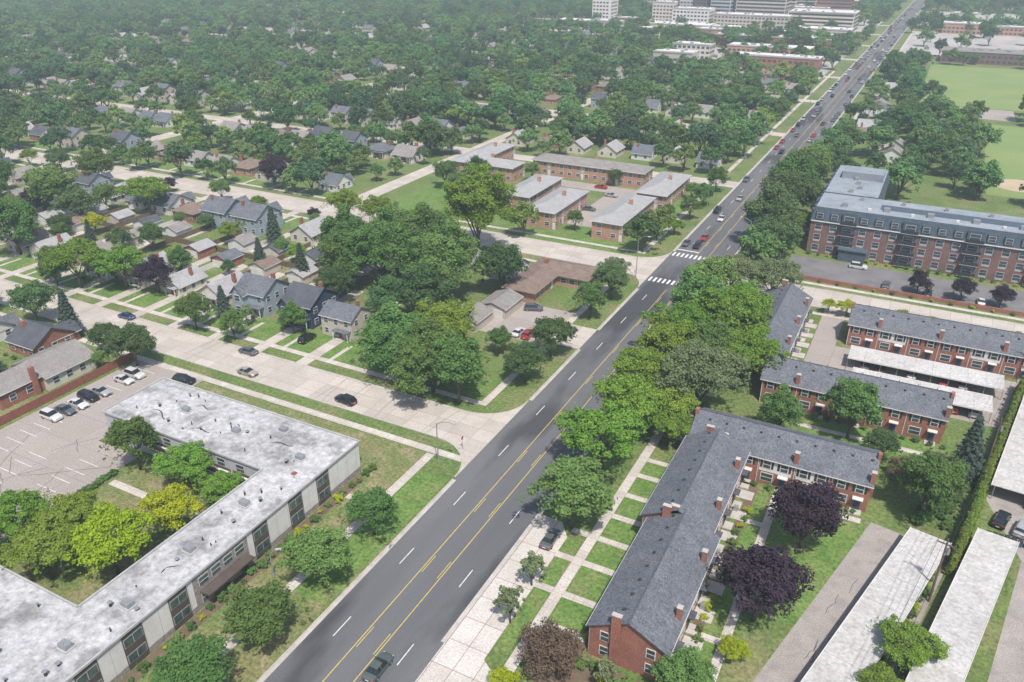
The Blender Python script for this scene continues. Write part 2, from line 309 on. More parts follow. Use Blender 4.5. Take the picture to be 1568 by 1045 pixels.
sheet('cross_avenues','conc',[(-315,-306,112,900),(-560,-551,112,1200),(-175,-168,206,560)],.016)
gaps_w=[(92.5,121.5),(146,157),(184.5,215.5)]; gaps_e=[(20,62),(184.5,215.5)]
gut=[];kb=B()
for X,sg,gp in((WX,-1,gaps_w),(EX_,1,gaps_e)):
    y=-60
    for a,b in gp+[(1500,1500)]:
        gut.append((X,X+.55,y,a) if sg<0 else (X-.55,X,y,a)); kb.box('kerb',M['kerb'],X,X+sg*.18,y,a,0,.14); y=b
for Y in S1+S2:
    for x0,x1 in(((-420,WX-9),(EX_+9,140)) if Y in S2 else ((-420,WX-9),)):
        kb.box('kerb',M['kerb'],x0,x1,Y-(.17 if Y in(102,194) else 0),Y+(0 if Y in(102,194) else .17),0,.13)
for cx,cy,sx,sy in ((WX,S1[0],-1,-1),(WX,S1[1],-1,1),(WX,S2[0],-1,-1),(WX,S2[1],-1,1),(EX_,S2[0],1,-1),(EX_,S2[1],1,1)):
    r=9;ox,oy=cx+sx*r,cy+sy*r;n=10
    for i in range(n):
        a,b=i*math.pi/2/n,(i+1)*math.pi/2/n
        q=[(ox-sx*rr*math.cos(t),oy-sy*rr*math.sin(t)) for rr,t in((r,a),(r,b),(r-.18,b),(r-.18,a))]
        kb.add('kerb',M['kerb'],[(x,y,0.) for x,y in q]+[(x,y,.14) for x,y in q],[(0,1,2,3),(4,5,6,7),(0,1,5,4),(2,3,7,6)])
kb.place('kerbs')
sheet('gutters','kerb',gut,.019)
mk=[];yl=[]
y=-20
while y<1500:
    for X in(-55.75,-45.6):
        if not(184<y<216): mk.append((X-.07,X+.07,y,y+3.8))
    if not(180<y<218):
        for X in(-51.93,-49.27): yl.append((X-.05,X+.05,y,y+3.8))
    y+=15.24
for a,b in((-60,187),(214,1500)):
    for X in(-52.3,-48.9): yl.append((X-.06,X+.06,a,b))
for Y in(192.5,213.5):
    x=WX+.6
    while x<EX_-.6: mk.append((x,x+.6,Y-1.5,Y+1.5)); x+=1.25
mk+=[(-48.8,EX_-.7,188.2,188.8),(WX+.7,-52.4,217.4,218)]
sheet('road_markings','wpaint',mk,.024); sheet('yellow_centre_lines','ypaint',yl,.024)
R3=random.Random(11); cr=[]
def crack(x,y,dx,dy,n,w=.035,j=.25):
    p=[(x,y)]
    for i in range(n): p.append((p[-1][0]+dx+R3.uniform(-j,j),p[-1][1]+dy+R3.uniform(-j,j)))
    for (a,b_),(c,d) in zip(p,p[1:]):
        l=math.hypot(c-a,d-b_)+1e-6; nx,ny=-(d-b_)/l*w,(c-a)/l*w; cr.append([(a-nx,b_-ny),(c-nx,d-ny),(c+nx,d+ny),(a+nx,b_+ny)])
for i in range(16): crack(R3.uniform(-140,-114),R3.uniform(35,70),R3.choice([-1,1])*R3.uniform(.2,1.2),R3.uniform(.2,1.2),R3.randint(5,12))
for i in range(10): crack(R3.uniform(-3,7),R3.uniform(60,104),R3.uniform(.1,.9),R3.uniform(.3,1.1),R3.randint(4,9))
for i in range(26): x=R3.uniform(-200,-70); crack(x,R3.choice([S1,S2])[0],R3.uniform(-.2,.2),1.0,10,.03,.1)
for i in range(12): crack(R3.uniform(-25,60),R3.uniform(213,226),R3.uniform(.3,1.3),R3.uniform(-.3,.3),9)
sheet('pavement_cracks','seal',cr,.034)
walk=[(-67.5,-65.9,-20,97),(-67.5,-65.9,115.5,190),(-67.5,-65.9,209.5,600),(-33.6,-32,40,187),(-420,-59.6,97.3,98.9),(-420,-67.5,115.2,116.7),(-420,-67.5,189,190.5),(-420,-67.5,209.5,211),(-32,140,189.3,190.8),(-36,-34.4,210,900),(-32,140,208.2,209.7)]
for Y in(71,77,84,90,96,102,108,113): walk.append((-32,-26,Y-.6,Y+.6))
for Y in(77,84,90): walk.append((-36.3,-33.6,Y-.6,Y+.6))
for Y in range(122,186,9): walk.append((-32,-27,Y-.6,Y+.6))
walk+=[(-10.6,-9.3,72,113),(-13,-10.6,78,79.2),(-13,-10.6,92,93.2),(-13,-10.6,104,105.2),(-9.3,3,112,113.3),(-12,16,136.5,137.8),(-72.5,-67.5,80,81.3),(-72.5,-67.5,56,57.5),(-110,-84,64.6,66),(-100,-98.6,52,64.6)]
for X in range(-300,-70,13):
    if X<-104: walk.append((X-.5,X+.5,116.7,124)); walk.append((X+5,X+6,182,189))
    if X<-160: walk.append((X-.6,X+.6,211,217))
sheet('sidewalks','walk',walk,.038)
dr=[]
for X in range(-310,-105,13): dr.append((X+4,X+7,112.2,150)); dr.append((X-3,X,158,193.8))
dr+=[(-66,WX,146,157)]
sheet('driveways','conc',dr,.026)
sheet('parking_bay','bay',[[(-42.2,62),(-36.3,62),(-36.3,88),(-38.5,91),(-42.2,91)],[(-42.2,20),(-31,20),(-31.5,55),(-34,60.5),(-36.3,62),(-42.2,62)]],.028)
sheet('rear_parking_lot','lot2',[[(-5.4,74),(-12,50),(3,50),(16,111),(4.5,113.2)]],.022)
sheet('alley_pavement','lot2',[[(15.5,60),(60,60),(60,170),(28,170),(20.5,128),(25,114)]],.022)
sheet('left_parking_lot','lot',[(-142,-112,20,72.5),(-142,-122.6,72.5,99)],.02)
pk=[(-138.6,-133.8,y-.06,y+.06) for y in np.arange(47,99,2.65)]+[(-120.5,-115.8,y-.06,y+.06) for y in np.arange(30,68,2.65)]+[(-130.5,-125.8,y-.06,y+.06) for y in np.arange(30,66,2.65)]
sheet('parking_stall_lines','wpaint',pk,.03)
sheet('side_parking_lot','lot',[(-86,-66,144,163)],.02)
sheet('garden_parking_lot','lot',[(-97.5,-86.5,224,262),(-125,-86.5,262,270)],.02)
sheet('apartment_parking_lot','asphalt_lot',[(-28,130,212.5,228.5)],.02)
sheet('carport_pavement','lot',[(-14,32,152.8,174),(-14,-9,174,193.8)],.02)
sheet('garden_lawns','lawn',[(-31.8,-26.6,69,114),(-14,-11,70,112),(-9,3.5,86,111.5),(-17,15,127,141),(-110,-68,207,215),(-74.5,-68,215,280),(-97,-86,216,223),(-65.8,-60,60,92),(-36,-34,64,88),(-160,-110,212,256)],.008)
sheet('dry_lawns','drylawn',[(-110,-84,41,74),(-74.5,-67.5,20,88),(-65.8,-59.6,-20,60),(-122,-67.5,88,97)],.012)
sheet('front_gardens','lawn',[(-420,-68,117,126),(-420,-110,181,188.8),(-420,-168,211.2,218)],.008)
sheet('flower_beds','mulch',[(-74.5,-72.6,20,86),(-26.8,-25.6,68,114),(-14.4,-13,70,114),(-30,-14,62,68)],.018)
sheet('sports_field','field',[(-10,160,500,665),(22,160,322,455)],.01)
sheet('infield','sand',[[(33+9*math.cos(t),340+9*math.sin(t)) for t in np.linspace(0,6.1,20)],[(60+10*math.cos(t),430+10*math.sin(t)) for t in np.linspace(0,6.1,20)]],.02)
sheet('tennis_court','lot',[(0,36,468,498)],.015)
sheet('commercial_lots','cgrey',[(-190,-70,560,690),(-300,-70,720,1000),(-36,120,720,900),(-400,-310,740,830),(-36,400,960,1150)],.012)
sheet('golf_fairway','field',[[(-680,425),(-655,415),(-520,560),(-400,640),(-410,665),(-540,590)]],.02)
# ------------------------------------------------------------------ flat-roofed apartment building on the left
b=B(); zt=5.7
for (x0,x1,y0,y1) in [(-83.2,-74.8,10,74),(-121,-74.8,74,87.3),(-120,-83.2,26,40.6)]: b.box('walls',M['greyp'],x0,x1,y0,y1,0,zt)
b.box('roof',M['flat'],-83.5,-74.5,9.7,74.004,zt,zt+.16); b.box('roof',M['flat'],-121.3,-74.5,74.004,87.6,zt,zt+.16); b.box('roof',M['flat'],-120.3,-83.5,25.7,40.9,zt,zt+.16)
def par(x0,x1,y0,y1): b.box('parapet',M['parapet'],x0,x1,y0,y1,zt+.1,zt+.42)
par(-74.7,-74.45,9.7,87.6); par(-121.3,-74.7,87.35,87.62); par(-121.35,-121.1,73.9,87.35); par(-121.1,-83.3,73.7,73.95); par(-83.55,-83.3,41,73.7); par(-120,-83.55,40.75,41)
fx=-74.8; strips=[22,28.5,35.2,41.6,48.7,63.8,71.4,77.8]
b.wall_box('cladding_panels','white','+x',fx,10,51.2,1.0,zt-.25,.10); b.wall_box('cladding_panels','white','+x',fx,61.2,87.3,1.0,zt-.25,.10)
for yy in np.arange(12,87,2.4):
    if not 51<yy<61.4: b.wall_box('panel_joints','greyp','+x',fx,yy-.03,yy+.03,1.0,zt-.25,.11)
b.wall_box('stone_base','stone','+x',fx,10,51.2,0,.97,.14); b.wall_box('stone_base','stone','+x',fx,61.2,87.3,0,.97,.14)
for Y in strips:
    b.wall_box('brown_infill','brownp','+x',fx,Y-1.5,Y+1.5,.1,zt-.2,.16)
    for z in(1.7,4.3):
        b.wall_box('window_frames','greyp','+x',fx,Y-1.36,Y+1.36,z-.71,z+.71,.18)
        b.wall_box('window_panes','tglass','+x',fx,Y-1.28,Y-.05,z-.63,z+.63,.2); b.wall_box('window_panes','tglass','+x',fx,Y+.05,Y+1.28,z-.63,z+.63,.2)
b.wall_box('stone_centre','stone','+x',fx,51.2,61.2,0,zt-.2,.12)
for Y in(53,55.2,57.4,59.6):
    b.win('+x',fx+.12,Y,4.3,1.5,1.3,'tglass'); b.win('+x',fx+.12,Y,1.6,1.5,1.6,'tglass','dark')
b.box('entrance_canopy',M['brownp'],fx+.1,fx+1.9,52,60.5,2.75,3.0)
for x in np.arange(-118,-85,4.2):
    b.win('-y',74,x,4.3,1.6,1.3,'tglass'); b.win('-y',74,x,1.7,1.6,1.3,'tglass')
    b.wall_box('brown_band','brownp','-y',74,x-1.9,x+1.9,2.6,3.4,.04)
for y in np.arange(43,73,4.2): b.win('-x',-83.2,y,4.3,1.6,1.3,'tglass'); b.win('-x',-83.2,y,1.7,1.6,1.3,'tglass')
for x in np.arange(-115,-86,4.2): b.win('+y',40.6,x,4.3,1.6,1.3,'tglass'); b.win('+y',40.6,x,1.7,1.6,1.3,'tglass')
b.box('balcony',M['white'],-110,-85,72.6,73.9,2.75,2.9); b.box('balcony_rail',M['dark'],-110,-85,72.6,72.66,2.9,3.8)
for i in range(64):
    if i<28: x,y=R.uniform(-82,-76),R.uniform(15,73)
    elif i<52: x,y=R.uniform(-119,-77),R.uniform(75.5,86)
    else: x,y=R.uniform(-112,-85),R.uniform(28,39)
    s=R.choice([.09,.12,.2]); hh=R.uniform(.4,.9); b.cyl('roof_vents',M['dark'],(x,y,zt+.1),(x,y,zt+hh),s,s,8)
    if s>.1: b.cyl('vent_caps',M['galv'],(x,y,zt+hh),(x,y,zt+hh+.14),s*1.7,s*1.4,8)
for x,y in((-79,55),(-80,79),(-79,36),(-79.5,66),(-95,80),(-108,81),(-78,44),(-88,84)):
    b.box('roof_curbs',M['parapet'],x-.9,x+.9,y-.7,y+.7,zt+.1,zt+.35); b.box('roof_hatches',M['galv'],x-.7,x+.7,y-.5,y+.5,zt+.35,zt+1.0)
b.box('skylight',M['redwood'],-78.6,-77.9,75.1,75.8,zt+.1,zt+.35)
b.place('flat_roof_apartment_building')
rs=[]
for cx,cy,an,ln in((-114,78.6,-.2,5),(-97,82,-.9,3.2),(-103,77,.3,4),(-88,79.8,.4,4.5),(-79,50,1.4,2.5),(-108,83,.2,3)):
    p=[];q=[]
    for i in range(9):
        t=i/8; x=cx+math.cos(an)*ln*t-math.sin(an)*.5*math.sin(t*5); yv=cy+math.sin(an)*ln*t+math.cos(an)*.5*math.sin(t*5); p.append((x,yv)); q.append((x+.02,yv+.14*(1+math.sin(t*3))))
    rs.append(p+q[::-1])
sheet('roof_stains','tar',rs,zt+.166)
# ------------------------------------------------------------------ brick rowhouses
def rowhouse(name,x0,x1,y0,y1,ax,ze=5.3,zr=8.0,unit=6.0,panels=(1,4),roof='shingle',wall='brick',secs=1,step=.5):
    b=B(); ln=(y1-y0) if ax=='y' else (x1-x0)
    for k in range(secs):
        a0=k*ln/secs; a1=(k+1)*ln/secs; o=(step if k%2 else 0); dz=.35*(k%2)
        if ax=='y': q=(x0-o,x1-o,y0+a0,y0+a1)
        else: q=(x0+a0,x0+a1,y0+o,y1+o)
        b.box('walls',M[wall],*q,0,ze+dz); b.gable(*q,ze+dz,zr+dz,ax,roof,wall,oh=.4)
        n=max(1,int(round((a1-a0)/unit))); w=(a1-a0)/n
        for i in range(n):
            for side in(('-x','+x') if ax=='y' else('-y','+y')):
                c={'-x':q[0],'+x':q[1],'-y':q[2],'+y':q[3]}[side]; t0=(q[2] if ax=='y' else q[0])+w*i; sg=-1 if side[0]=='-' else 1
                if i in panels: b.wall_box('white_siding','white',side,c,t0+.3,t0+w-.3,2.7,ze+dz-.15,.05); cc=c+sg*.05
                else: cc=c
                b.win(side,cc,t0+w*.26,4.1+dz,1.1,1.35); b.win(side,cc,t0+w*.74,4.1+dz,1.1,1.35)
                for tt in(.26,.74):
                    for ss in(-1,1): b.wall_box('shutters','dark',side,cc,t0+w*tt+ss*.9-.18,t0+w*tt+ss*.9+.18,3.4+dz,4.8+dz,.05)
                b.win(side,c,t0+w*.30,1.6,1.8,1.4)
                b.wall_box('doors','white' if (i%2) else 'navy',side,c,t0+w*.74-.5,t0+w*.74+.5,.15,2.25,.07)
                b.wall_box('downpipes','white',side,c,t0+.06,t0+.16,.1,ze+dz-.1,.1)
                pc=(c,c+sg*1.4)
                if side[1]=='x':
                    b.box('porch_steps',M['kerb'],pc[0],pc[1],t0+w*.74-.9,t0+w*.74+.9,0,.18); b.box('door_canopy',M['shingle2'],c,c+sg*.9,t0+w*.74-.8,t0+w*.74+.8,2.45,2.6)
                    b.box('patio',M['kerb'],c+sg*.02,c+sg*2.6,t0+.6,t0+2.9,0,.07) if sg>0 else None
                    if sg>0 and i%2==0: b.box('air_conditioner',M['galv'],c+.5,c+1.2,t0+w*.5-.35,t0+w*.5+.35,.07,.85)
                else:
                    b.box('porch_steps',M['kerb'],t0+w*.74-.9,t0+w*.74+.9,pc[0],pc[1],0,.18); b.box('door_canopy',M['white'],t0+w*.74-.8,t0+w*.74+.8,c,c+sg*.9,2.45,2.6)
        for side in(('-y','+y') if ax=='y' else('-x','+x')):
            c={'-x':q[0],'+x':q[1],'-y':q[2],'+y':q[3]}[side]; m=(q[0]+q[1])/2 if ax=='y' else (q[2]+q[3])/2
            if k in(0,secs-1):
                for t in(m-3.0,m+3.0): b.win(side,c,t,4.1,1.0,1.35); b.win(side,c,t,1.6,1.0,1.35)
                sg=-1 if side[0]=='-' else 1
                if ax=='y':
                    b.box('chimney',M[wall],m-2.1,m-.9,c,c+sg*.55,0,zr+.6); b.box('chimney_cap',M['kerb'],m-2.15,m-.85,c-sg*.05,c+sg*.6,zr+.6,zr+.7)
                else: b.box('chimney',M[wall],c,c+sg*.55,m-1.1,m-.1,0,zr+.6)
        if ax=='y':
            xm=(q[0]+q[1])/2; b.box('ridge_cap',M['shingle2'],xm-.12,xm+.12,q[2]-.4,q[3]+.4,zr+dz+.12,zr+dz+.2)
            for i in range(1,n+1,2):
                yy=q[2]+w*i; b.box('chimney',M[wall],q[1]-.7,q[1]-.05,yy-.35,yy+.35,ze,zr-.6+dz); b.box('chimney_cap',M['kerb'],q[1]-.75,q[1],yy-.4,yy+.4,zr-.6+dz,zr-.5+dz)
            for i in range(n*2): b.cyl('vent_pipes',M['galv'],(xm+1.5,q[2]+1+i*w/2,zr-1.3),(xm+1.5,q[2]+1+i*w/2,zr-.2),.08,.08,6); b.box('roof_vents',M['dark'],xm-1.6,xm-1.2,q[2]+2+i*w/2,q[2]+2.4+i*w/2,zr-1+dz,zr-.45+dz)
        else:
            ym=(q[2]+q[3])/2; b.box('ridge_cap',M['shingle2'],q[0]-.4,q[1]+.4,ym-.12,ym+.12,zr+dz+.12,zr+dz+.2)
            for i in range(1,n+1,2):
                xx=q[0]+w*i; b.box('chimney',M[wall],xx-.35,xx+.35,q[2]+.1,q[2]+.8,ze,zr+dz-.5); b.box('chimney_cap',M['kerb'],xx-.4,xx+.4,q[2]+.05,q[2]+.85,zr+dz-.5,zr+dz-.4)
            for i in range(n*2): b.cyl('vent_pipes',M['galv'],(q[0]+1+i*w/2,ym+1.5,zr-1.3),(q[0]+1+i*w/2,ym+1.5,zr-.2),.08,.08,6); b.box('roof_vents',M['dark'],q[0]+2+i*w/2,q[0]+2.4+i*w/2,ym-1.6,ym-1.2,zr-1+dz,zr-.45+dz)
    b.place(name)
rowhouse('brick_rowhouse',-24.9,-14.9,69,115,'y',secs=2,step=1.0,unit=5.8,panels=())
rowhouse('brick_rowhouse',-25.6,3.4,115.3,125.8,'x',unit=5.8,panels=(2,3))
rowhouse('brick_rowhouse',-19,13.2,142,151.8,'x',unit=6.4,panels=(9,))
rowhouse('brick_rowhouse',-7,35,175.6,185.6,'x',unit=6,panels=(1,4))
rowhouse('brick_rowhouse',-27,-16.8,153,186,'y',unit=6,panels=(1,3))
# ------------------------------------------------------------------ carports
def carport(x0,y0,x1,y1,w,roof='metalroof'):
    ln=math.hypot(x1-x0,y1-y0); a=math.atan2(y1-y0,x1-x0); b=B(); n=int(ln/3); st=ln/n
    for i in range(n):
        # sheets lap each other by a finger's height, bay after bay
        u0,u1=i*st,(i+1)*st-.03; dz=.012*(i%2)
        b.add('roof',M[roof],[(u0,0,2.6+dz),(u1,0,2.6+dz),(u1,w,2.85+dz),(u0,w,2.85+dz),(u0,0,2.72+dz),(u1,0,2.72+dz),(u1,w,2.97+dz),(u0,w,2.97+dz)],[(3,2,1,0),(4,5,6,7),(0,1,5,4),(1,2,6,5),(2,3,7,6),(3,0,4,7)])
    b.box('fascia',M['white'],-.05,ln+.05,-.08,0,2.5,2.8); b.box('fascia',M['white'],-.05,ln+.05,w,w+.08,2.75,3.05)
    for i in range(n+1):
        x=.1+i*(ln-.2)/n
        for y in(.5,w-.5): b.box('posts',M['galv'],x-.06,x+.06,y-.06,y+.06,0,2.66)
    b.box('back_wall',M['wood'],0,ln,w-.35,w-.25,0,1.9)
    b.place('carport',(x0,y0,0),a)
carport(-5.6,164,23.4,164,5.6); carport(-4,153.4,21.2,153.4,6)
carport(9.8,111,-3.2,62.5,5.6)
carport(18.8,115.5,6.9,61.5,5.3); carport(27.2,166,20.7,128.5,6)
# ------------------------------------------------------------------ dark brick apartment block
b=B(); ZT=13.6; X0,X1=-25,85
b.box('walls',M['dbrick'],X0,X1,233,249.5,0,9.6); b.box('walls',M['dbrick'],X0,-9,249.5,285,0,9.6)
def frust(x0,x1,y0,y1,z0,z1,ins,sides):
    a=[(x0,y0),(x1,y0),(x1,y1),(x0,y1)]; i=ins; c=[(x0+i*sides[0],y0+i*sides[2]),(x1-i*sides[1],y0+i*sides[2]),(x1-i*sides[1],y1-i*sides[3]),(x0+i*sides[0],y1-i*sides[3])]
    b.add('mansard',M['slate'],[(x,y,z0) for x,y in a]+[(x,y,z1) for x,y in c],[(0,1,5,4),(1,2,6,5),(2,3,7,6),(3,0,4,7)])
    b.add('flat_roof',M['flat2'],[(x,y,z1-.02) for x,y in c],[(0,1,2,3)])
frust(X0-.3,X1,232.7,249.8,9.6,ZT,.9,(1,1,1,1)); frust(X0-.3,-8.7,249.8,285.3,9.6,ZT+.03,.9,(1,1,0,1))
b.add('roof_strip',M['slate'],[(-8,238.5,ZT+.01),(83,238.5,ZT+.01),(83,243.5,ZT+.01),(-8,243.5,ZT+.01)],[(0,1,2,3)])
b.box('roof_bulkhead',M['flat2'],-22,-10,268,276,ZT,ZT+2.2)
for x in range(-18,80,11): b.box('roof_units',M['galv'],x,x+1.6,236.5,238,ZT,ZT+1.0); b.box('roof_units',M['galv'],x+4,x+5,245,246,ZT,ZT+.8); b.box('roof_boxes',M['white'],x+7,x+7.8,235.5,236.3,ZT,ZT+.6)
for y in range(252,283,5): b.box('roof_units',M['galv'],-18+(y%3),-16.8+(y%3),y,y+1.2,ZT,ZT+.9)
def afac(side,c,t0,t1):
    t=t0+2.2;k=0
    sg=-1 if side[0]=='-' else 1
    while t<t1-1.5:
        if k%4==2:
            if side[1]=='y': b.box('grey_bays',M['slate'],t-1.9,t+1.9,c,c+sg*.5,0.2,ZT-.6)
            else: b.box('grey_bays',M['slate'],c,c+sg*.5,t-1.9,t+1.9,.2,ZT-.6)
            for f in range(4):
                b.win(side,c+sg*.5,t,1.9+3.1*f,2.4,1.7,'glass')
                if side[1]=='y': b.box('balcony_rails',M['dark'],t-2.2,t+2.2,c+sg*1.5,c+sg*1.44,.6+3.1*f,1.5+3.1*f); b.box('balconies',M['greyp'],t-2.2,t+2.2,c,c+sg*1.5,.45+3.1*f,.6+3.1*f)
        else:
            for f in range(3):
                b.win(side,c,t,1.9+3.1*f,1.7,1.5,'glass','greyp'); b.wall_box('sill_panels','greyp',side,c,t-.9,t+.9,.55+3.1*f,1.0+3.1*f,.04)
            if k%2: b.wall_box('grey_upper_panel','slate',side,c,t-1.3,t+1.3,6.9,9.6,.03)
            if side[1]=='y': b.box('dormers',M['slate'],t-1.1,t+1.1,c-.35,c+.8,10.3,12.5)
            else: b.box('dormers',M['slate'],c-.35,c+.8,t-1.1,t+1.1,10.3,12.5)
            b.win(side,c+sg*.35,t,11.3,1.5,1.4,'glass','white')
        t+=3.9;k+=1
afac('-y',233,X0,X1); afac('-x',X0,233,285)
b.wall_box('cornice','white','-y',232.7,X0,X1,9.5,9.75,.15)
b.box('entrance_porch',M['slate'],-16,-9,229.8,233,0,3.2); b.box('entrance_roof',M['slate'],-16.4,-8.6,229.4,233,3.2,3.5)
b.place('brick_apartment_block')
b=B(); b.box('wall',M['brick'],-28,130,211,211.3,0,1.1); b.place('brick_boundary_wall')
# ------------------------------------------------------------------ garden apartments
def garden(x0,x1,y0,y1,name='garden_apartment',roof='shingle4'):
    b=B(); b.box('walls',M['obrick'],x0,x1,y0,y1,0,5.4); b.hip(x0,x1,y0,y1,5.35,7.2,roof,oh=.7)
    for side,c,a0,a1 in(('-y',y0,x0,x1),('+x',x1,y0,y1),('-x',x0,y0,y1)):
        n=max(2,int((a1-a0)/3.2)); w=(a1-a0)/n
        for i in range(n):
            for z in(1.7,4.2): b.win(side,c,a0+w*(i+.5),z,1.5,1.1)
            if i%4==1: b.wall_box('doors','white',side,c,a0+w*(i+1)-.5,a0+w*(i+1)+.5,.1,2.3,.07); b.wall_box('stair_panel','beige',side,c,a0+w*(i+1)-.6,a0+w*(i+1)+.6,2.6,4.9,.05)
    b.box('eave_soffit',M['white'],x0-.72,x1+.72,y0-.74,y0-.70,5.33,5.55); b.box('chimney',M['obrick'],(x0+x1)/2+1,(x0+x1)/2+2,(y0+y1)/2+1,(y0+y1)/2+2,5.4,8.3)
    b.place(name)
garden(-107.6,-98,216.5,243); garden(-85,-75.7,215.5,246); garden(-83,-73,250,278); garden(-133,-88.5,273,283,roof='shingle5'); garden(-122,-112.5,228,254); garden(-160,-134,257.5,267); garden(-160,-150,268,290)
b=B(); b.box('walls',M['obrick'],-87,-70.5,177,186,0,2.8); b.box('walls',M['obrick'],-87,-79,163.5,177,0,2.8); b.hip(-87,-70.5,177,186,2.8,4.6,'shingle3',.8); b.hip(-87,-79,163.5,180,2.82,4.4,'shingle3',.8)
for x in np.arange(-77,-71,2.4): b.win('-y',177,x,1.6,1.5,1.2)
for y in np.arange(165.5,176,2.6): b.win('+x',-79,y,1.6,1.5,1.2)
b.wall_box('door','white','+x',-79,173.6,174.6,.1,2.2,.08); b.box('chimney',M['brick'],-84,-83,180,181,3,5.4); b.place('brick_ranch_office')
def garage(x,y,w=6.5,d=6,roof='shingle3',wall='beige',rot=0,name='garage'):
    b=B(); b.box('walls',M[wall],-w/2,w/2,-d/2,d/2,0,2.5); b.gable(-w/2,w/2,-d/2,d/2,2.5,3.7,'y',roof,wall,oh=.3)
    b.wall_box('door','white','-y',-d/2,-w/2+.7,w/2-.7,.05,2.15,.06)
    for k in range(3): b.wall_box('door_ribs','greyp','-y',-d/2-.06,-w/2+.75,w/2-.75,.55+.5*k,.58+.5*k,.02)
    b.place(name,(x,y,0),rot)
garage(-84.5,156.5,7,9,'shingle5'); garage(-87.5,146.5,8,8,'shingle5'); garage(-90,137,7,7)
# ------------------------------------------------------------------ houses
def house(w,d,st,roof,wall,style='gable_x',porch=True):
    b=B(); ze=2.8*st; x0,x1,y0,y1=-w/2,w/2,-d/2,d/2
    b.box('walls',M[wall],x0,x1,y0,y1,0,ze)
    if style=='gable_x': b.gable(x0,x1,y0,y1,ze,ze+d*.28,'x',roof,wall)
    elif style=='gable_y': b.gable(x0,x1,y0,y1,ze,ze+w*.32,'y',roof,wall)
    elif style=='hip': b.hip(x0,x1,y0,y1,ze,ze+min(w,d)*.26,roof)
    elif style=='cross':
        b.gable(x0,x1,y0,y1,ze,ze+d*.3,'x',roof,wall); b.box('walls',M[wall],x0+.4,x0+w*.42,y0-1.6,y0+.2,0,ze-.05); b.gable(x0+.4,x0+w*.42,y0-1.6,y0+d*.4,ze-.05,ze+w*.21,'y',roof,wall)
    for f in range(st):
        z=1.55+2.8*f
        for side,c,a0,a1 in(('-y',y0,x0,x1),('+y',y1,x0,x1),('+x',x1,y0,y1),('-x',x0,y0,y1)):
            n=max(2,int((a1-a0)/3)); ww=(a1-a0)/n
            for i in range(n):
                if side=='-y' and style=='cross' and i<n*.5: continue
                b.win(side,c,a0+ww*(i+.5),z,1.1,1.25)
    if style=='cross':
        for f in range(st): b.win('-y',y0-1.6,x0+w*.23,1.55+2.8*f,1.5,1.3)
    b.wall_box('door','redwood','-y',y0,w*.06,w*.06+1,.15,2.3,.1); b.box('steps',M['kerb'],w*.06-.4,w*.06+1.4,y0-1.5,y0,0,.25)
    if porch:
        b.box('porch_roof',M[roof],-.3,x1-.2,y0-1.7,y0,2.5,2.68)
        for x in(-.1,x1-.4): b.box('porch_posts',M['white'],x,x+.15,y0-1.65,y0-1.5,.1,2.5)
    b.box('chimney',M['brick'],x1-2.2,x1-1.4,1,1.8,ze,ze+d*.28+.9)
    return b
HT=[house(9,9,1,'shingle5','white','gable_x',True),house(8.5,10,1,'shingle3','obrick','hip',True),house(8,9,2,'shingle2','bluegrey','cross',True),house(9,9.5,1,'shingle2','brick','cross',False),
    house(8,10,1,'shingle4','cream','gable_y',True),house(9.5,8,2,'shingle','beige','gable_x',True),house(9.5,9,1,'shingle3','brick','hip',False),house(8.5,9.5,1,'shingle','white','cross',True),
    house(8,10,1,'shingle5','beige','gable_y',False),house(10,8.5,1,'shingle','cream','hip',True)]
HN=['suburban_house','hip_roof_house','two_storey_house','brick_house','bungalow','two_storey_house','brick_house','suburban_house','bungalow','hip_roof_house']
HW=[0,0,1,3,4,4,6,7,7,8,8,9,5,0,4,2]
HJ=[h.joined('house_far') for h in HT]
hp=[]
def ph(i,x,y,rot=0,sc=1):
    hp.append((x,y))
    if math.hypot(x,y)<270: HT[i].place(HN[i],(x,y,0),rot,sc)
    else: obj(HN[i],HJ[i],(x,y,0),rot,sc)
navy=house(8.5,10,2,'shingle2','navy','cross',True); navy.place('navy_house',(-122.5,131.5,0)); hp.append((-122.5,131.5))
gb=house(9,9,2,'shingle','bluegrey','cross',True); gb.place('bluegrey_house',(-137,131,0)); hp.append((-137,131))
ph(5,-110.5,129.5,0,.9); ph(4,-150,131); ph(0,-97,131.5)
tw=house(10,10,2,'shingle','bluegrey','cross',False)
for x in(-193,-180): tw.place('two_storey_house',(x,174,0),math.pi); hp.append((x,174))
HT[4].place('white_house',(-160,176,0),math.pi); HT[0].place('white_house',(-149,177,0),math.pi); HT[0].place('white_house',(-94,177.5,0),math.pi); hp+= [(-160,176),(-149,177),(-94,177.5)]
ph(8,-107,176,math.pi);ph(3,-136,176,math.pi);ph(1,-122,176,math.pi); ph(6,-207,174,math.pi)
b=B(); b.box('walls',M['cream'],-158,-147,80,91,0,3); b.gable(-158,-147,80,91,3,5.2,'y','shingle5','cream'); b.box('brick_wing',M['brick'],-155,-148,71,80,0,3.4); b.gable(-155,-148,71,80,3.4,5.6,'y','shingle2','brick',oh=.35)
for y in np.arange(82,90,3.0): b.win('+x',-147,y,1.6,1.2,1.2)
for y in(73.5,77): b.win('+x',-148,y,1.7,1.2,1.3)
b.win('-y',71,-150,1.7,1.3,1.3); b.win('-y',71,-153.2,1.7,1.3,1.3); b.box('chimney',M['brick'],-148,-147.3,77.6,78.6,0,6.2); b.place('brick_ranch_house')
hp+=[(-152,80),(-152,88)]
HT[3].place('brick_house',(-166,92,0),math.pi); hp.append((-166,92)); ph(7,-181,88,math.pi); ph(0,-194,88,math.pi);ph(6,-168,68,math.pi)
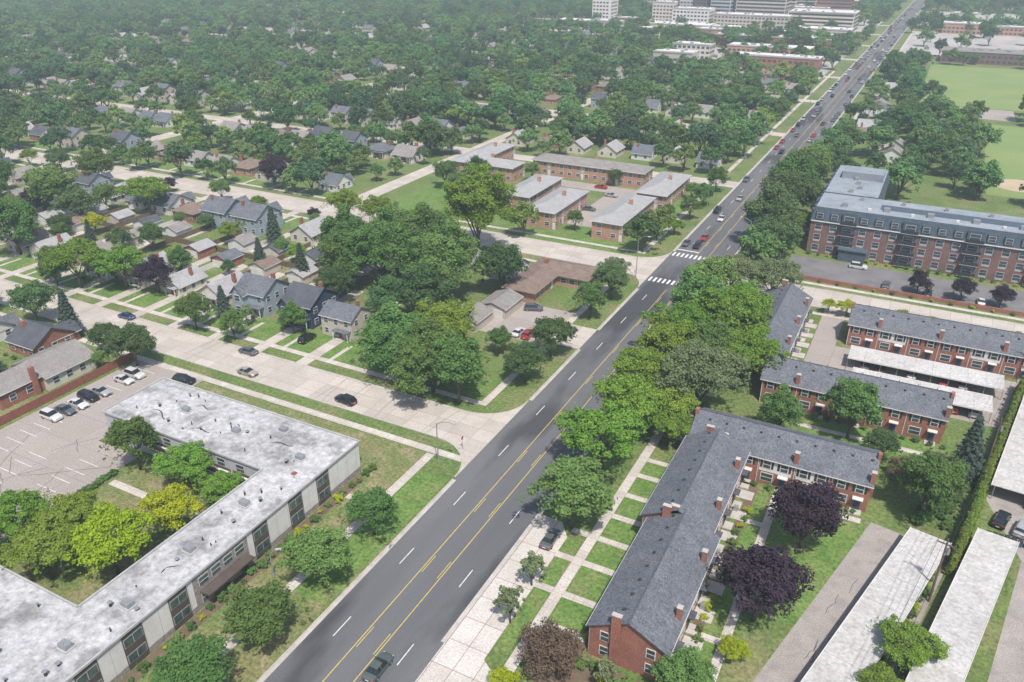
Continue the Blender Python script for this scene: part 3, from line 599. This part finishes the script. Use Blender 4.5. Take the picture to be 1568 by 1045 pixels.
for X in range(-164,-420,-13): ph(R.choice(HW),X+R.uniform(-1,1),131+R.uniform(-2,2),0,R.uniform(.88,1.05))
for X in range(-220,-420,-13): ph(R.choice(HW),X,175+R.uniform(-2,2),math.pi,R.uniform(.88,1.05))
for X in range(-207,-420,-13): ph(R.choice(HW),X,85+R.uniform(-2,2),math.pi,R.uniform(.88,1.05))
for X in range(-146,-330,-13):
    if R.random()<.85: garage(X+5.5,149+R.uniform(-2,2),6,6.2,R.choice(['shingle5','shingle4','shingle3','shingle']),R.choice(['white','cream','beige','brick']))
    if R.random()<.75: garage(X,159.5+R.uniform(-1,1),6,6,R.choice(['shingle5','shingle4','shingle2']),R.choice(['white','cream','beige']),math.pi)
ex=[(-170,-62,207,294),(-36,90,205,298)]
def inwedge(x,y,m=40): return x>-1.85*y-m and x<.16*y+95
for k in range(1,8):
    sy=200+93*(k-1)
    for yy in(sy+23,sy+70):
        rot=0 if yy-sy>40 else math.pi
        X=-76
        while X>-1.4*yy-80 and X>-760:
            if inwedge(X,yy) and not any(a-6<X<b_+6 and c-6<yy<d+6 for a,b_,c,d in ex) and not(-320<X<-300) and not(-565<X<-545) and not(560<yy<700 and X>-190) and not (yy>715 and X>-400):
                if R.random()<.92: ph(R.choice(HW),X+R.uniform(-1,1),yy+R.uniform(-2,2),rot,R.uniform(.9,1.1))
            X-=14
for x,y in((-27,395),(-26,412),(-27,440),(-26,455),(-27,470),(-30,505),(-28,530),(-14,380),(-12,360)): ph(R.choice([0,4,1,7]),x,y,math.pi/2)
b=B(); b.cyl('rim',M['white'],(0,0,0),(0,0,1.1),3.7,3.7,24); b.cyl('water',M['water'],(0,0,1.0),(0,0,1.13),3.5,3.5,24); b.place('swimming_pool',(-204,151,0))
fb=B()
for X in np.arange(-142.5,-330,-13): fb.box('panels' if int(X)%3 else 'white_panels',M['wood' if int(X)%3 else 'white'],X-.04,X+.04,137,170,0,1.5)
fb.box('back_panels',M['wood'],-330,-105,154,154.08,0,1.6); fb.place('backyard_fences')
fb=B(); fb.box('panels',M['redwood'],-143.2,-143.1,40,98,0,1.8)
for y in range(40,99,3): fb.box('posts',M['redwood'],-143.3,-143.05,y-.07,y+.07,0,1.95)
fb.place('redwood_fence')
tb=B(); tb.box('bin',M['slate'],-.3,.3,-.35,.35,.08,1.0); tb.box('lid',M['dark'],-.33,.33,-.4,.38,1.0,1.08); tb.cyl('wheels',M['tyre'],(-.32,.3,.12),(.32,.3,.12),.11,.11,8)
for i in range(9): tb.place('trash_bin',(20.6+i*.85,117.6+R.uniform(-.3,.3),0),R.uniform(-.3,.3))
for i in range(6): tb.place('trash_bin',(-9.5+i*.8,152.3-.4,0),0)
# ------------------------------------------------------------------ far commercial, hospital, school
def block(name,x0,x1,y0,y1,h,wall,roof='flatw',fl=3.3,band='glass',ww=2.2,ribbon=False):
    b=B(); b.box('walls',M[wall],x0,x1,y0,y1,0,h); b.box('roof',M[roof],x0-.1,x1+.1,y0-.1,y1+.1,h,h+.3); b.box('parapet',M['parapet'],x0-.3,x1+.3,y0-.35,y0-.1,h-.2,h+.8)
    n=int(h/fl)
    for f in range(n):
        z=fl*f+1.1
        if ribbon: b.box('windows',M[band],x0+.8,x1-.8,y0-.1,y0,z,z+1.6); b.box('windows',M[band],x1,x1+.1,y0+.8,y1-.8,z,z+1.6); continue
        x=x0+1
        while x<x1-ww: b.box('windows',M[band],x,x+ww,y0-.08,y0,z,z+1.5); x+=ww+1.3
        y=y0+1
        while y<y1-ww: b.box('windows',M[band],x1,x1+.08,y,y+ww,z,z+1.5); y+=ww+1.3
    for i in range(int((x1-x0)*(y1-y0)/160)+1):
        x=R.uniform(x0+1,x1-3);y=R.uniform(y0+1,y1-3);b.box('roof_units',M['galv'],x,x+2,y,y+2,h,h+1.4)
    b.place(name)
block('hospital_tower',-252,-238,850,880,64,'greyp'); block('hospital_tower',-237,-224,848,880,66,'brownp','flatw',3.3,'glass',2.2,True); block('hospital_tower',-222,-202,856,880,56,'greyp','flatw',3.3,'glass',2.2,True); block('hospital_wing',-198,-150,862,890,42,'beige','flatw',3.3,'glass',2.2,True); block('hospital_wing',-276,-254,838,860,22,'cream'); block('hospital_wing',-210,-140,826,850,14,'beige'); block('hospital_wing',-250,-214,822,846,18,'white'); block('parking_structure',-145,-85,850,890,17,'cream','flatw',3.3,'dark',2.2,True)
block('office_tower',-140,-110,980,1010,52,'cream','flatw',3.3,'glass',2.2,True); block('office_tower',-330,-300,960,985,46,'beige'); block('office_tower',-190,-165,940,965,38,'white','flatw',3.3,'glass',2.2,True)
block('office_building',-345,-300,752,775,9,'white'); block('office_building',-330,-310,810,830,28,'white')
block('brick_shop_building',-135,-76,590,606,8,'brick'); block('brick_shop_building',-175,-84,700,722,9,'brick'); block('shop_building',-150,-90,640,660,8,'obrick'); block('shop_building',-260,-200,770,800,8,'cream')
block('shop_building',-110,-80,745,765,7,'navy'); block('shop_building',-130,-80,790,815,8,'beige'); block('school_building',-5,100,682,705,8,'dbrick','shingle5')
for x,y,c in((-185,742,'obrick'),(-145,750,'white'),(-185,785,'brick'),(-145,768,'cream'),(-240,740,'white'),(-285,790,'brick'),(-290,750,'beige'),(-170,620,'cream'),(-170,575,'beige')): block('shop_building',x-14,x+14,y-8,y+8,R.uniform(6,11),c)
for i in range(26):
    x=R.uniform(-30,330);y=R.uniform(740,1250)
    block('shop_building',x,x+R.uniform(20,50),y,y+R.uniform(14,25),R.uniform(5,9),R.choice(['white','obrick','beige','cream']))
for i in range(34):
    x=R.uniform(-340,-85);y=R.uniform(910,1350)
    block('office_building',x-40,x-5,y,y+20,R.uniform(8,26),R.choice(['white','obrick','beige','cream','greyp','brick']),'flatw',3.3,'glass',2.2,R.random()<.4)
# ------------------------------------------------------------------ cars
def car(kind,col):
    b=B(); p=PA[col]
    if kind=='sedan': S=[(-2.33,.78,.40,.72,.80,.66),(-2.1,.89,.25,.88,.96,.74),(-1.55,.92,.22,.93,1.02,.74),(-.95,.92,.22,.94,1.38,.60),(.2,.92,.22,.92,1.42,.60),(1.0,.92,.22,.90,.99,.74),(1.85,.90,.22,.78,.86,.72),(2.33,.76,.34,.58,.66,.6)]
    else: S=[(-2.35,.84,.40,.9,.98,.74),(-2.2,.93,.28,1.0,1.1,.78),(-2.1,.95,.25,1.03,1.28,.75),(-1.8,.95,.25,1.03,1.66,.66),(.3,.95,.25,1.02,1.70,.66),(1.05,.95,.25,1.02,1.12,.78),(1.95,.93,.25,.95,1.0,.76),(2.35,.80,.36,.72,.8,.64)]
    g=(2,5); V=[];F=[];G=[]
    for (x,hw,z0,bl,tp,tw) in S:
        V+= [(x,hw*.93,z0),(x,hw,(z0+bl)/2),(x,hw*.96,bl),(x,tw,tp),(x,0,tp+.03),(x,-tw,tp),(x,-hw*.96,bl),(x,-hw,(z0+bl)/2),(x,-hw*.93,z0)]
    n=9
    for i in range(len(S)-1):
        for j in range(n-1):
            f=(i*n+j,(i+1)*n+j,(i+1)*n+j+1,i*n+j+1)
            cab=g[0]<=i<g[1]; side=j in(2,5); top=j in(3,4)
            (G if (cab and (side or (top and (i==g[0] or i==g[1]-1)))) else F).append(f)
        F.append((i*n+8,(i+1)*n+8,(i+1)*n,i*n))
    F.append(tuple(range(n))); F.append(tuple((len(S)-1)*n+j for j in range(n-1,-1,-1)))
    b.add('body',p,V,F); b.add('windows',M['cglass'],V,G)
    zr=S[g[0]+1][4]
    for sy in(-1,1):
        for wx in(-1.42,1.42):
            b.cyl('wheels',M['tyre'],(wx,sy*.72,.33),(wx,sy*.945,.33),.335,.335,14); b.cyl('hubs',M['hub'],(wx,sy*.94,.33),(wx,sy*.965,.33),.2,.19,10)
        b.box('headlamps',M['head'],2.1,2.3,sy*.45,sy*.72,S[-1][3]-.02,S[-1][3]+.1); b.box('tail_lamps',M['tail'],-2.36,-2.22,sy*.5,sy*.82,S[0][3]-.08,S[0][3]+.08)
        b.box('mirrors',p,.72,.9,sy*.93,sy*1.08,.95,1.08)
        xm=-.35; b.add('pillars',p,[(xm-.06,sy*.89,.93),(xm+.06,sy*.89,.93),(xm+.06,sy*.63,zr+.01),(xm-.06,sy*.63,zr+.01)],[(0,1,2,3)])
    b.box('grille',M['dark'],2.26,2.345,-.42,.42,.4,.56); b.box('number_plate',M['white'],-2.38,-2.34,-.25,.25,.55,.67)
    return b
CARS={}
def pc(x,y,rot,kind='sedan',col='silver'):
    k=(kind,col)
    if k not in CARS: CARS[k]=car(*k)
    CARS[k].place('parked_car' if abs(x+50.7)>9 else 'car',(x,y,.03),rot)
H=math.pi/2
for x,y,k,c in((-137,73.5,'suv','white'),(-136.6,76.2,'sedan','grey'),(-136.4,78.8,'sedan','white'),(-137,81.5,'suv','black'),(-136.6,84.1,'sedan','silver'),(-136.5,89.4,'sedan','white'),(-136.4,92,'suv','white')): pc(x,y,0,k,c)
pc(-125.4,95,.2,'suv','black'); pc(-123,110.7,math.pi,'sedan','grey'); pc(-116.3,103.6,0,'sedan','beige'); pc(-91,104,math.pi-.1,'suv','black'); pc(-162,110.8,math.pi,'sedan','blue'); pc(-115.6,121.5,H,'suv','black')
pc(-38.2,86,H,'sedan','grey'); pc(-47.2,54.5,H,'sedan','green'); pc(-47.2,164.5,H,'sedan','white')
pc(-74.6,146.5,H,'sedan','white');pc(-72,146.5,H,'suv','red');pc(-77.3,160,.4,'suv','grey'); pc(-69,150,H,'sedan','silver')
for x,y,k,c in((-57.5,222.5,'sedan','grey'),(-54,222,'suv','black'),(-54,229.5,'sedan','red'),(-54,250,'sedan','white'),(-57.5,258,'suv','black'),(-54,275,'sedan','silver'),(-57.5,300,'suv','grey'),(-57.5,357,'sedan','red'),(-54,350,'suv','black')): pc(x,y,-H,k,c)
CL=['white','silver','black','grey','grey','white','black','red','blue','beige']
y=370
while y<1100:
    pc(R.choice([-57.5,-54]),y,-H,R.choice(['sedan','suv']),R.choice(CL))
    if R.random()<.7: pc(R.choice([-44,-47.2]),y+R.uniform(3,9),H,R.choice(['sedan','suv']),R.choice(CL))
    y+=R.uniform(8,17)
for i in range(70):
    x,y=R.uniform(-185,-72),R.choice([565,572,612,618,668,674,728,732]); pc(x,y,H,R.choice(['sedan','suv']),R.choice(CL))
pc(-10,226,0,'suv','white')
for x in (-2,8,20,31): pc(x,214.8+R.uniform(0,.5),H,R.choice(['sedan','suv']),R.choice(CL))
for x,y,c in((-88.5,232,'red'),(-88.6,236,'white'),(-96,240,'grey'),(-88.6,244,'red'),(-95,258,'silver'),(-102,266,'red')): pc(x,y,0,'sedan',c)
for x,c in((-2,'grey'),(1,'black'),(7,'white'),(13,'red'),(16.5,'silver')): pc(x,166.8,H,'sedan',c); pc(x+2,156.4,H,'suv',c)
for x,y,c in((22.5,122.5,'black'),(25.3,121.5,'silver'),(28.2,120.8,'grey'),(31,112,'white')): pc(x,y,1.3,'suv',c)
for X in range(-300,-140,13):
    if R.random()<.55: pc(X+5.5,R.uniform(119,140),H,R.choice(['sedan','suv']),R.choice(CL))
    if R.random()<.4: pc(X-1.5,R.uniform(170,186),H,R.choice(['sedan','suv']),R.choice(CL))
# ------------------------------------------------------------------ street furniture
def lamp(x,y,rot,h=9,arm=3):
    b=B(); b.cyl('base',M['galv'],(0,0,0),(0,0,.5),.2,.18,10); b.cyl('pole',M['galv'],(0,0,.5),(0,0,h-1),.12,.085,8)
    pr=(0,0,h-1)
    for i in range(1,7):
        t=i/6; q=(arm*t,0,h-1+1.0*math.sin(t*math.pi/2)); b.cyl('arm',M['galv'],pr,q,.065,.055,6); pr=q
    b.box('luminaire',M['greyp'],arm-.1,arm+.75,-.17,.17,h-.08,h+.08); b.box('lens',M['head'],arm+.1,arm+.65,-.12,.12,h-.13,h-.08)
    b.place('street_lamp',(x,y,0),rot)
lamp(-64.2,95.5,0.0); lamp(-62.2,191.5,0,12,2.5); lamp(-39.5,222,math.pi,11,2.5); lamp(-70.3,61,.5,5,1)
for y in range(260,700,70): lamp(-61.5,y,0,10,3)
def upole(x,y,rot):
    b=B(); b.cyl('pole',M['wood'],(0,0,0),(0,0,11),.17,.11,8); b.box('crossarm',M['wood'],-1.2,1.2,-.07,.07,10.1,10.25)
    for t in(-1.1,-.4,.4,1.1): b.cyl('insulators',M['greyp'],(t,0,10.25),(t,0,10.45),.05,.05,6)
    b.cyl('transformer',M['galv'],(.35,.2,8.6),(.35,.2,9.5),.24,.24,10); b.place('utility_pole',(x,y,0),rot)
ups=[(5.2,60),(13.3,99),(20.3,136),(27.8,174)]
for x,y in ups: upole(x,y,-.22)
wb=B()
for (xa,ya),(xb,yb) in zip(ups,ups[1:]):
    for off in(-1.1,-.4,.4,1.1):
        pr=None
        for i in range(9):
            t=i/8; q=(xa+(xb-xa)*t+off,ya+(yb-ya)*t-off*.22,10.45-1.1*4*t*(1-t))
            if pr: wb.cyl('cable',M['dark'],pr,q,.03,.03,4)
            pr=q
wb.place('overhead_wires')
def sign(x,y,rot):
    b=B(); b.cyl('post',M['galv'],(0,0,0),(0,0,2.4),.035,.035,6); b.cyl('plate',M['tail'],(.04,0,2.3),(.07,0,2.3),.38,.38,8); b.place('stop_sign',(x,y,0),rot)
sign(-62.5,101,math.pi); sign(-37.5,208,0); sign(-62,190,math.pi)
# ------------------------------------------------------------------ trees (named)
for x,y,r in((-63.2,28,4.6),(-63.2,40.4,5.0),(-63,51.2,4.9),(-62.9,63,4.9),(-62.8,75,4.7)): pt('maple',x,y,r,.8)
for k,x,y,r in (('maple',-108.6,70,4.6),('locust',-96.5,70,4.8),('locust',-88.6,69,3.6),('yellow',-89.2,60.7,4.6),('yellow',-90.5,51,5.6),('locust',-98,46,5.2),('locust',-107,48.4,5.4),('locust',-101,52.5,4.8),('maple',-108,43,4.2)): pt(k,x,y,r)
pt('big',-89,119.5,10.2,.68,2); pt('big',-78,115.5,9.4,.72,0); pt('maple',-71,114,6.3,1.0); pt('big',-83,128,8,.75,1)
for k,x,y,r in(('maple',-74,136,2.8),('dark',-63.4,140,4.8),('dark',-63.4,127.5,4.4),('maple',-63.3,162,4.2),('dark',-63.2,175.5,4.6),('olive',-67,188.5,3.6),
  ('dark',-98,143,7),('dark',-104,138,6),('maple',-126,150,7),('locust',-158,190.5,6.2),('locust',-146,190.5,6.2),('locust',-131,190.5,5.4),('dark',-89,166,6),('dark',-122,140,5),
  ('purple',-167.4,125,5.2),('locust',-177,123,6.5),('locust',-188,118,7.5),('spruce',-165,98.5,3.6),('maple',-142.5,114.3,4.2),('maple',-130.5,114.3,3.4),('dark',-140,95.5,5),('young',-133,121,2),('spruce',-142,122.5,2.6),
  ('maple',-225,126,8),('maple',-247,153,8),('maple',-263,181,7),('locust',-223,170,7.5),('purple',-206,211,6),('spruce',-140,148.6,3),('yellow',-221,148,3.8),('locust',-196,96,6),('dark',-178,99,5),('maple',-212,98,7)): pt(k,x,y,r)
for x,y,r,v in((-117,154,9.8,0),(-134,160,9,2),(-99,154,10,0),(-108,187,11.5,1),(-110,166,9.5,2),(-122,168,8,0)): pt('big',x,y,r,1.0,v)
pt('maple',-36.6,90.5,6.6,.88)
for k,x,y,r in(('locust',-37.8,105.5,7.2),('locust',-37.6,117,7),('olive',-28.5,131,8.6),('locust',-38.6,129,7),('locust',-37.8,141.5,7.3),('locust',-38.2,152.5,7.2),('maple',-38,163.5,7),('maple',-38.6,176,7.4),('locust',-29,159.5,8),('locust',-23.5,147,7.2),('olive',-36.2,188,7.2),('olive',-26.5,191,7),('locust',-30,172,6.8),('maple',-30,144,6.6),('locust',-30.5,119,4.6),('locust',-32,124,5.5),
  ('maple',-13.5,131.5,4.2),('maple',-1.9,136.2,5.6),('purple',-4.4,102,6.0),('purple',-7.4,84.4,5.9),('maple',11.4,118,5.3),('spruce',17.0,133,3.7),('brown',-28.3,64.6,4.2),('young',-36.7,76.5,2.2),('young',-36.2,69,2.2),('yellow',-8.4,76.5,1.9),('locust',10.6,85,3.9),('locust',8.6,78,2.8),('maple',-12,67.5,3.7),('yellow',-31.5,58.5,2.1),('young',-21,65,1.8),('brown',8,127,3),('dark',4,131,3),('dark',12,127,3),('brown',13,133,2.5)): pt(k,x,y,r)
for k,x,y,r in(('dark',-35,254,9),('dark',-35.5,234,8.4),('maple',-34.5,289,8),('locust',-29.5,246,4),('dark',-33,219,6.5),('maple',-37,270,8.4),('maple',-35,305,7),('olive',-33.5,211,4.5),('dark',-28,262,6)): pt(k,x,y,r)
for x,y in((5.4,214.2),(15.4,215),(24,214.6)): pt('purple',x,y,3.2)
for x in(-13,-9,-4,3,9.5,17,26): pt('yellow',x,191.2,1.9+.4*R.random(),1.1)
for x,y,r in((-63.4,229.5,3),(-63.4,246,3.5),(-63.4,262,3.5),(-64,281,4),(-92,219,3),(-112,218,2.5),(-128,222,4),(-140,230,5),(-152,240,5),(-145,250,5),(-128,262,3.5),(-99,271,3),(-69,240,2.6),(-69,268,3)): pt(R.choice(['maple','dark','locust']),x,y,r)
for y in np.arange(106,170,1.25): pt('arbor',15.3+(y-104)*.175,y,R.uniform(.85,1.1),1)
for y in np.arange(64,106,1.8): pt(R.choice(['shrub','yshrub','shrub']),13.4+(y-104)*.235+R.uniform(-.4,.4),y,R.uniform(.6,1.2),1.2)
for i,y in enumerate(np.arange(71,113,2.1)):
    pt(R.choice(['shrub','yshrub','shrub']),-26.3+R.uniform(-.2,.2),y,R.uniform(.5,.95))
    if R.random()<.7: pt(R.choice(['shrub','yshrub','shrub']),-13.4+R.uniform(-.3,.3),y,R.uniform(.5,.9))
for y in np.arange(20,90,1.9): pt(R.choice(['shrub','yshrub','shrub']),-73.2+R.uniform(-.4,.5),y,R.uniform(.5,1.1))
for x in np.arange(-28,-13,1.6): pt(R.choice(['shrub','shrub','yshrub']),x,66+R.uniform(-1,1),R.uniform(.7,1.3))
for x in np.arange(-17,14,2.2):
    pt('shrub',x,140.7,R.uniform(.5,.9))
    if x<2: pt('shrub',x+1,114.2,R.uniform(.5,.9))
for y in np.arange(56,67,.9): pt('shrub',-111.2,y,.85)
for x in np.arange(-24,84,2.6): pt(R.choice(['shrub','yshrub','shrub']),x,231.3,R.uniform(.6,1.1))
for x in np.arange(-27,84,4.5): pt(R.choice(['shrub','yshrub']),x,210.5,R.uniform(.5,.8))
for i in range(22): pt('shrub',R.uniform(11,15)+(i*.1),116+i*.6,R.uniform(.8,1.6))
for a,b_ in hp:
    if math.hypot(a,b_)<235:
        for j in range(3): pt(R.choice(['shrub','yshrub','shrub']),a+R.uniform(-4.5,4.5),b_+R.choice([-6.9,6.4])+R.uniform(-.3,.3),R.uniform(.5,.95))
n=0
while n<170:
    x=R.uniform(-400,-112);y=R.uniform(72,207)
    if x>-145 and y<118: continue
    if any(abs(y-c)<w for c,w in((107,7.5),(200,8.5))): continue
    r=R.uniform(2.2,6.5) if x<-230 else R.uniform(1.8,4.2)
    if any(math.hypot(x-a,y-b_)<6+r*.5 for a,b_ in hp): continue
    if any(math.hypot(x-a,y-b_)<(r+q)*.6 for a,b_,q in PL if q>1.5): continue
    if not inwedge(x,y,20): n+=1; continue
    if x>-215 and 122<y<190 and R.random()<.6: n+=1; continue
    pt(R.choice(['maple','maple','dark','locust','locust','maple','spruce','purple'] if R.random()<.5 else ['maple','dark']),x,y,r); n+=1
# ------------------------------------------------------------------ distant canopy, instanced on faces
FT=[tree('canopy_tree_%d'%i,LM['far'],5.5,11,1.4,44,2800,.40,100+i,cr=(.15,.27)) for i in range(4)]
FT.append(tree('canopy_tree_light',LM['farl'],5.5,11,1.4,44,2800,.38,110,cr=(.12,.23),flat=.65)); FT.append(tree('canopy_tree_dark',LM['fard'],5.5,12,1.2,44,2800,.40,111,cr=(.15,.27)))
rg=np.random.default_rng(5); pts=[]
excl=[(-66.5,-37,0,3000),(-170,-68,207,294),(-30,90,205,299),(-14,170,494,668),(20,170,318,458),(-3,40,464,502),(-180,-70,560,690),(-300,-70,725,1010),(-36,130,672,905),(-400,-305,742,835),(-36,400,960,1150)]
def seg(x,y):
    d=1e9
    for (ax,ay),(bx,by) in(((-668,420),(-530,575)),((-530,575),(-405,652))):
        t=max(0,min(1,((x-ax)*(bx-ax)+(y-ay)*(by-ay))/((bx-ax)**2+(by-ay)**2))); d=min(d,math.hypot(x-ax-t*(bx-ax),y-ay-t*(by-ay)))
    return d
hg={}
for a,b_ in hp: hg.setdefault((int(a//20),int(b_//20)),[]).append((a,b_))
def nearh(x,y,rad):
    i,j=int(x//20),int(y//20)
    for di in(-1,0,1):
        for dj in(-1,0,1):
            for a,b_ in hg.get((i+di,j+dj),()):
                if abs(x-a)<rad and -rad-3.5<y-b_<rad-1: return True
    return False
y=208.
while y<2500:
    sp=7.8+max(0,(y-300))*.0035
    x=-1.9*y-60
    while x<.2*y+110:
        px,py=x+rg.uniform(-.45,.45)*sp,y+rg.uniform(-.45,.45)*sp; x+=sp
        if x<-1400: continue
        ok=True
        for i,(a,b_,c,d) in enumerate(excl):
            if a<px<b_ and c<py<d:
                ok=(i>=6 and rg.random()<.11); break
        if not ok: continue
        if py<900 and px<-66:
            k=(py-200)%93
            if min(k,93-k)<5.5 and rg.random()<.85: continue
            if abs(px+310)<6 or abs(px+555)<6: continue
            if py<560 and abs(px+171)<5: continue
        if nearh(px,py,7.2) : continue
        if py<300 and px<-170 and rg.random()<.30: continue
        if seg(px,py)<17: continue
        if px>-30 and py>300 and rg.random()<.3: continue
        if rg.random()<.12: continue
        s=rg.uniform(.55,1.32)*(1+max(0,y-400)*.00025)
        if py<310 and any(math.hypot(px-a,py-b_)<q*.8 for a,b_,q in PL): continue
        pts.append((px,py,s))
    y+=sp
pts=np.array(pts); which=rg.choice(6,len(pts),p=[.18,.18,.17,.15,.17,.15])
for k in range(6):
    P=pts[which==k]; n=len(P); an=rg.uniform(0,2*np.pi,n); hs=P[:,2]/2
    vs=np.zeros((n,4,3))
    for j in range(4):
        t=an+j*np.pi/2+np.pi/4; vs[:,j,0]=P[:,0]+hs*math.sqrt(2)*np.cos(t); vs[:,j,1]=P[:,1]+hs*math.sqrt(2)*np.sin(t)
    me=bpy.data.meshes.new('canopy_points'); me.from_pydata(vs.reshape(-1,3).tolist(),[],np.arange(4*n).reshape(-1,4).tolist()); me.update()
    o=obj('distant_tree_canopy',me); o.instance_type='FACES'; o.use_instance_faces_scale=True; o.show_instancer_for_render=False; o.show_instancer_for_viewport=False
    c=bpy.data.objects.new('canopy_tree',FT[k]); COL.objects.link(c); c.parent=o
# ------------------------------------------------------------------ haze, light, camera
hb=B(); m,nt,out=newmat('summer_haze'); vsn=N(nt,'ShaderNodeVolumeScatter'); vsn.inputs['Color'].default_value=(.74,.92,1,1); vsn.inputs['Density'].default_value=.00034; vsn.inputs['Anisotropy'].default_value=0; L(nt,vsn.outputs[0],out.inputs['Volume'])
hb.box('air',m,-4000,3000,-400,6000,-.5,160); hz=obj('haze',hb.joined('haze'))
w=bpy.data.worlds.new('World'); SC.world=w; w.use_nodes=True; nt=w.node_tree; bg=nt.nodes['Background']
EL,AZ=math.radians(60),math.radians(140)
sk=nt.nodes.new('ShaderNodeTexSky'); sk.sky_type='NISHITA'; sk.sun_disc=False; sk.sun_elevation=EL; sk.sun_rotation=AZ; sk.dust_density=2; sk.air_density=1
nt.links.new(sk.outputs[0],bg.inputs[0]); bg.inputs[1].default_value=.15
sun=bpy.data.lights.new('sun','SUN'); sun.energy=5.0; sun.angle=math.radians(2); sun.color=(1,.965,.91); so=bpy.data.objects.new('sun',sun); COL.objects.link(so)
dv=Vector((math.sin(AZ)*math.cos(EL),math.cos(AZ)*math.cos(EL),math.sin(EL))); so.rotation_euler=dv.to_track_quat('Z','Y').to_euler()
cam=bpy.data.cameras.new('camera'); co=bpy.data.objects.new('camera',cam); COL.objects.link(co); cam.sensor_width=36; cam.lens=28.01; cam.clip_end=12000
co.location=(0,0,82); co.rotation_euler=(math.radians(63),0,math.radians(27.5)); SC.camera=co
SC.view_settings.view_transform='Standard'; SC.view_settings.look='None'; SC.view_settings.exposure=0
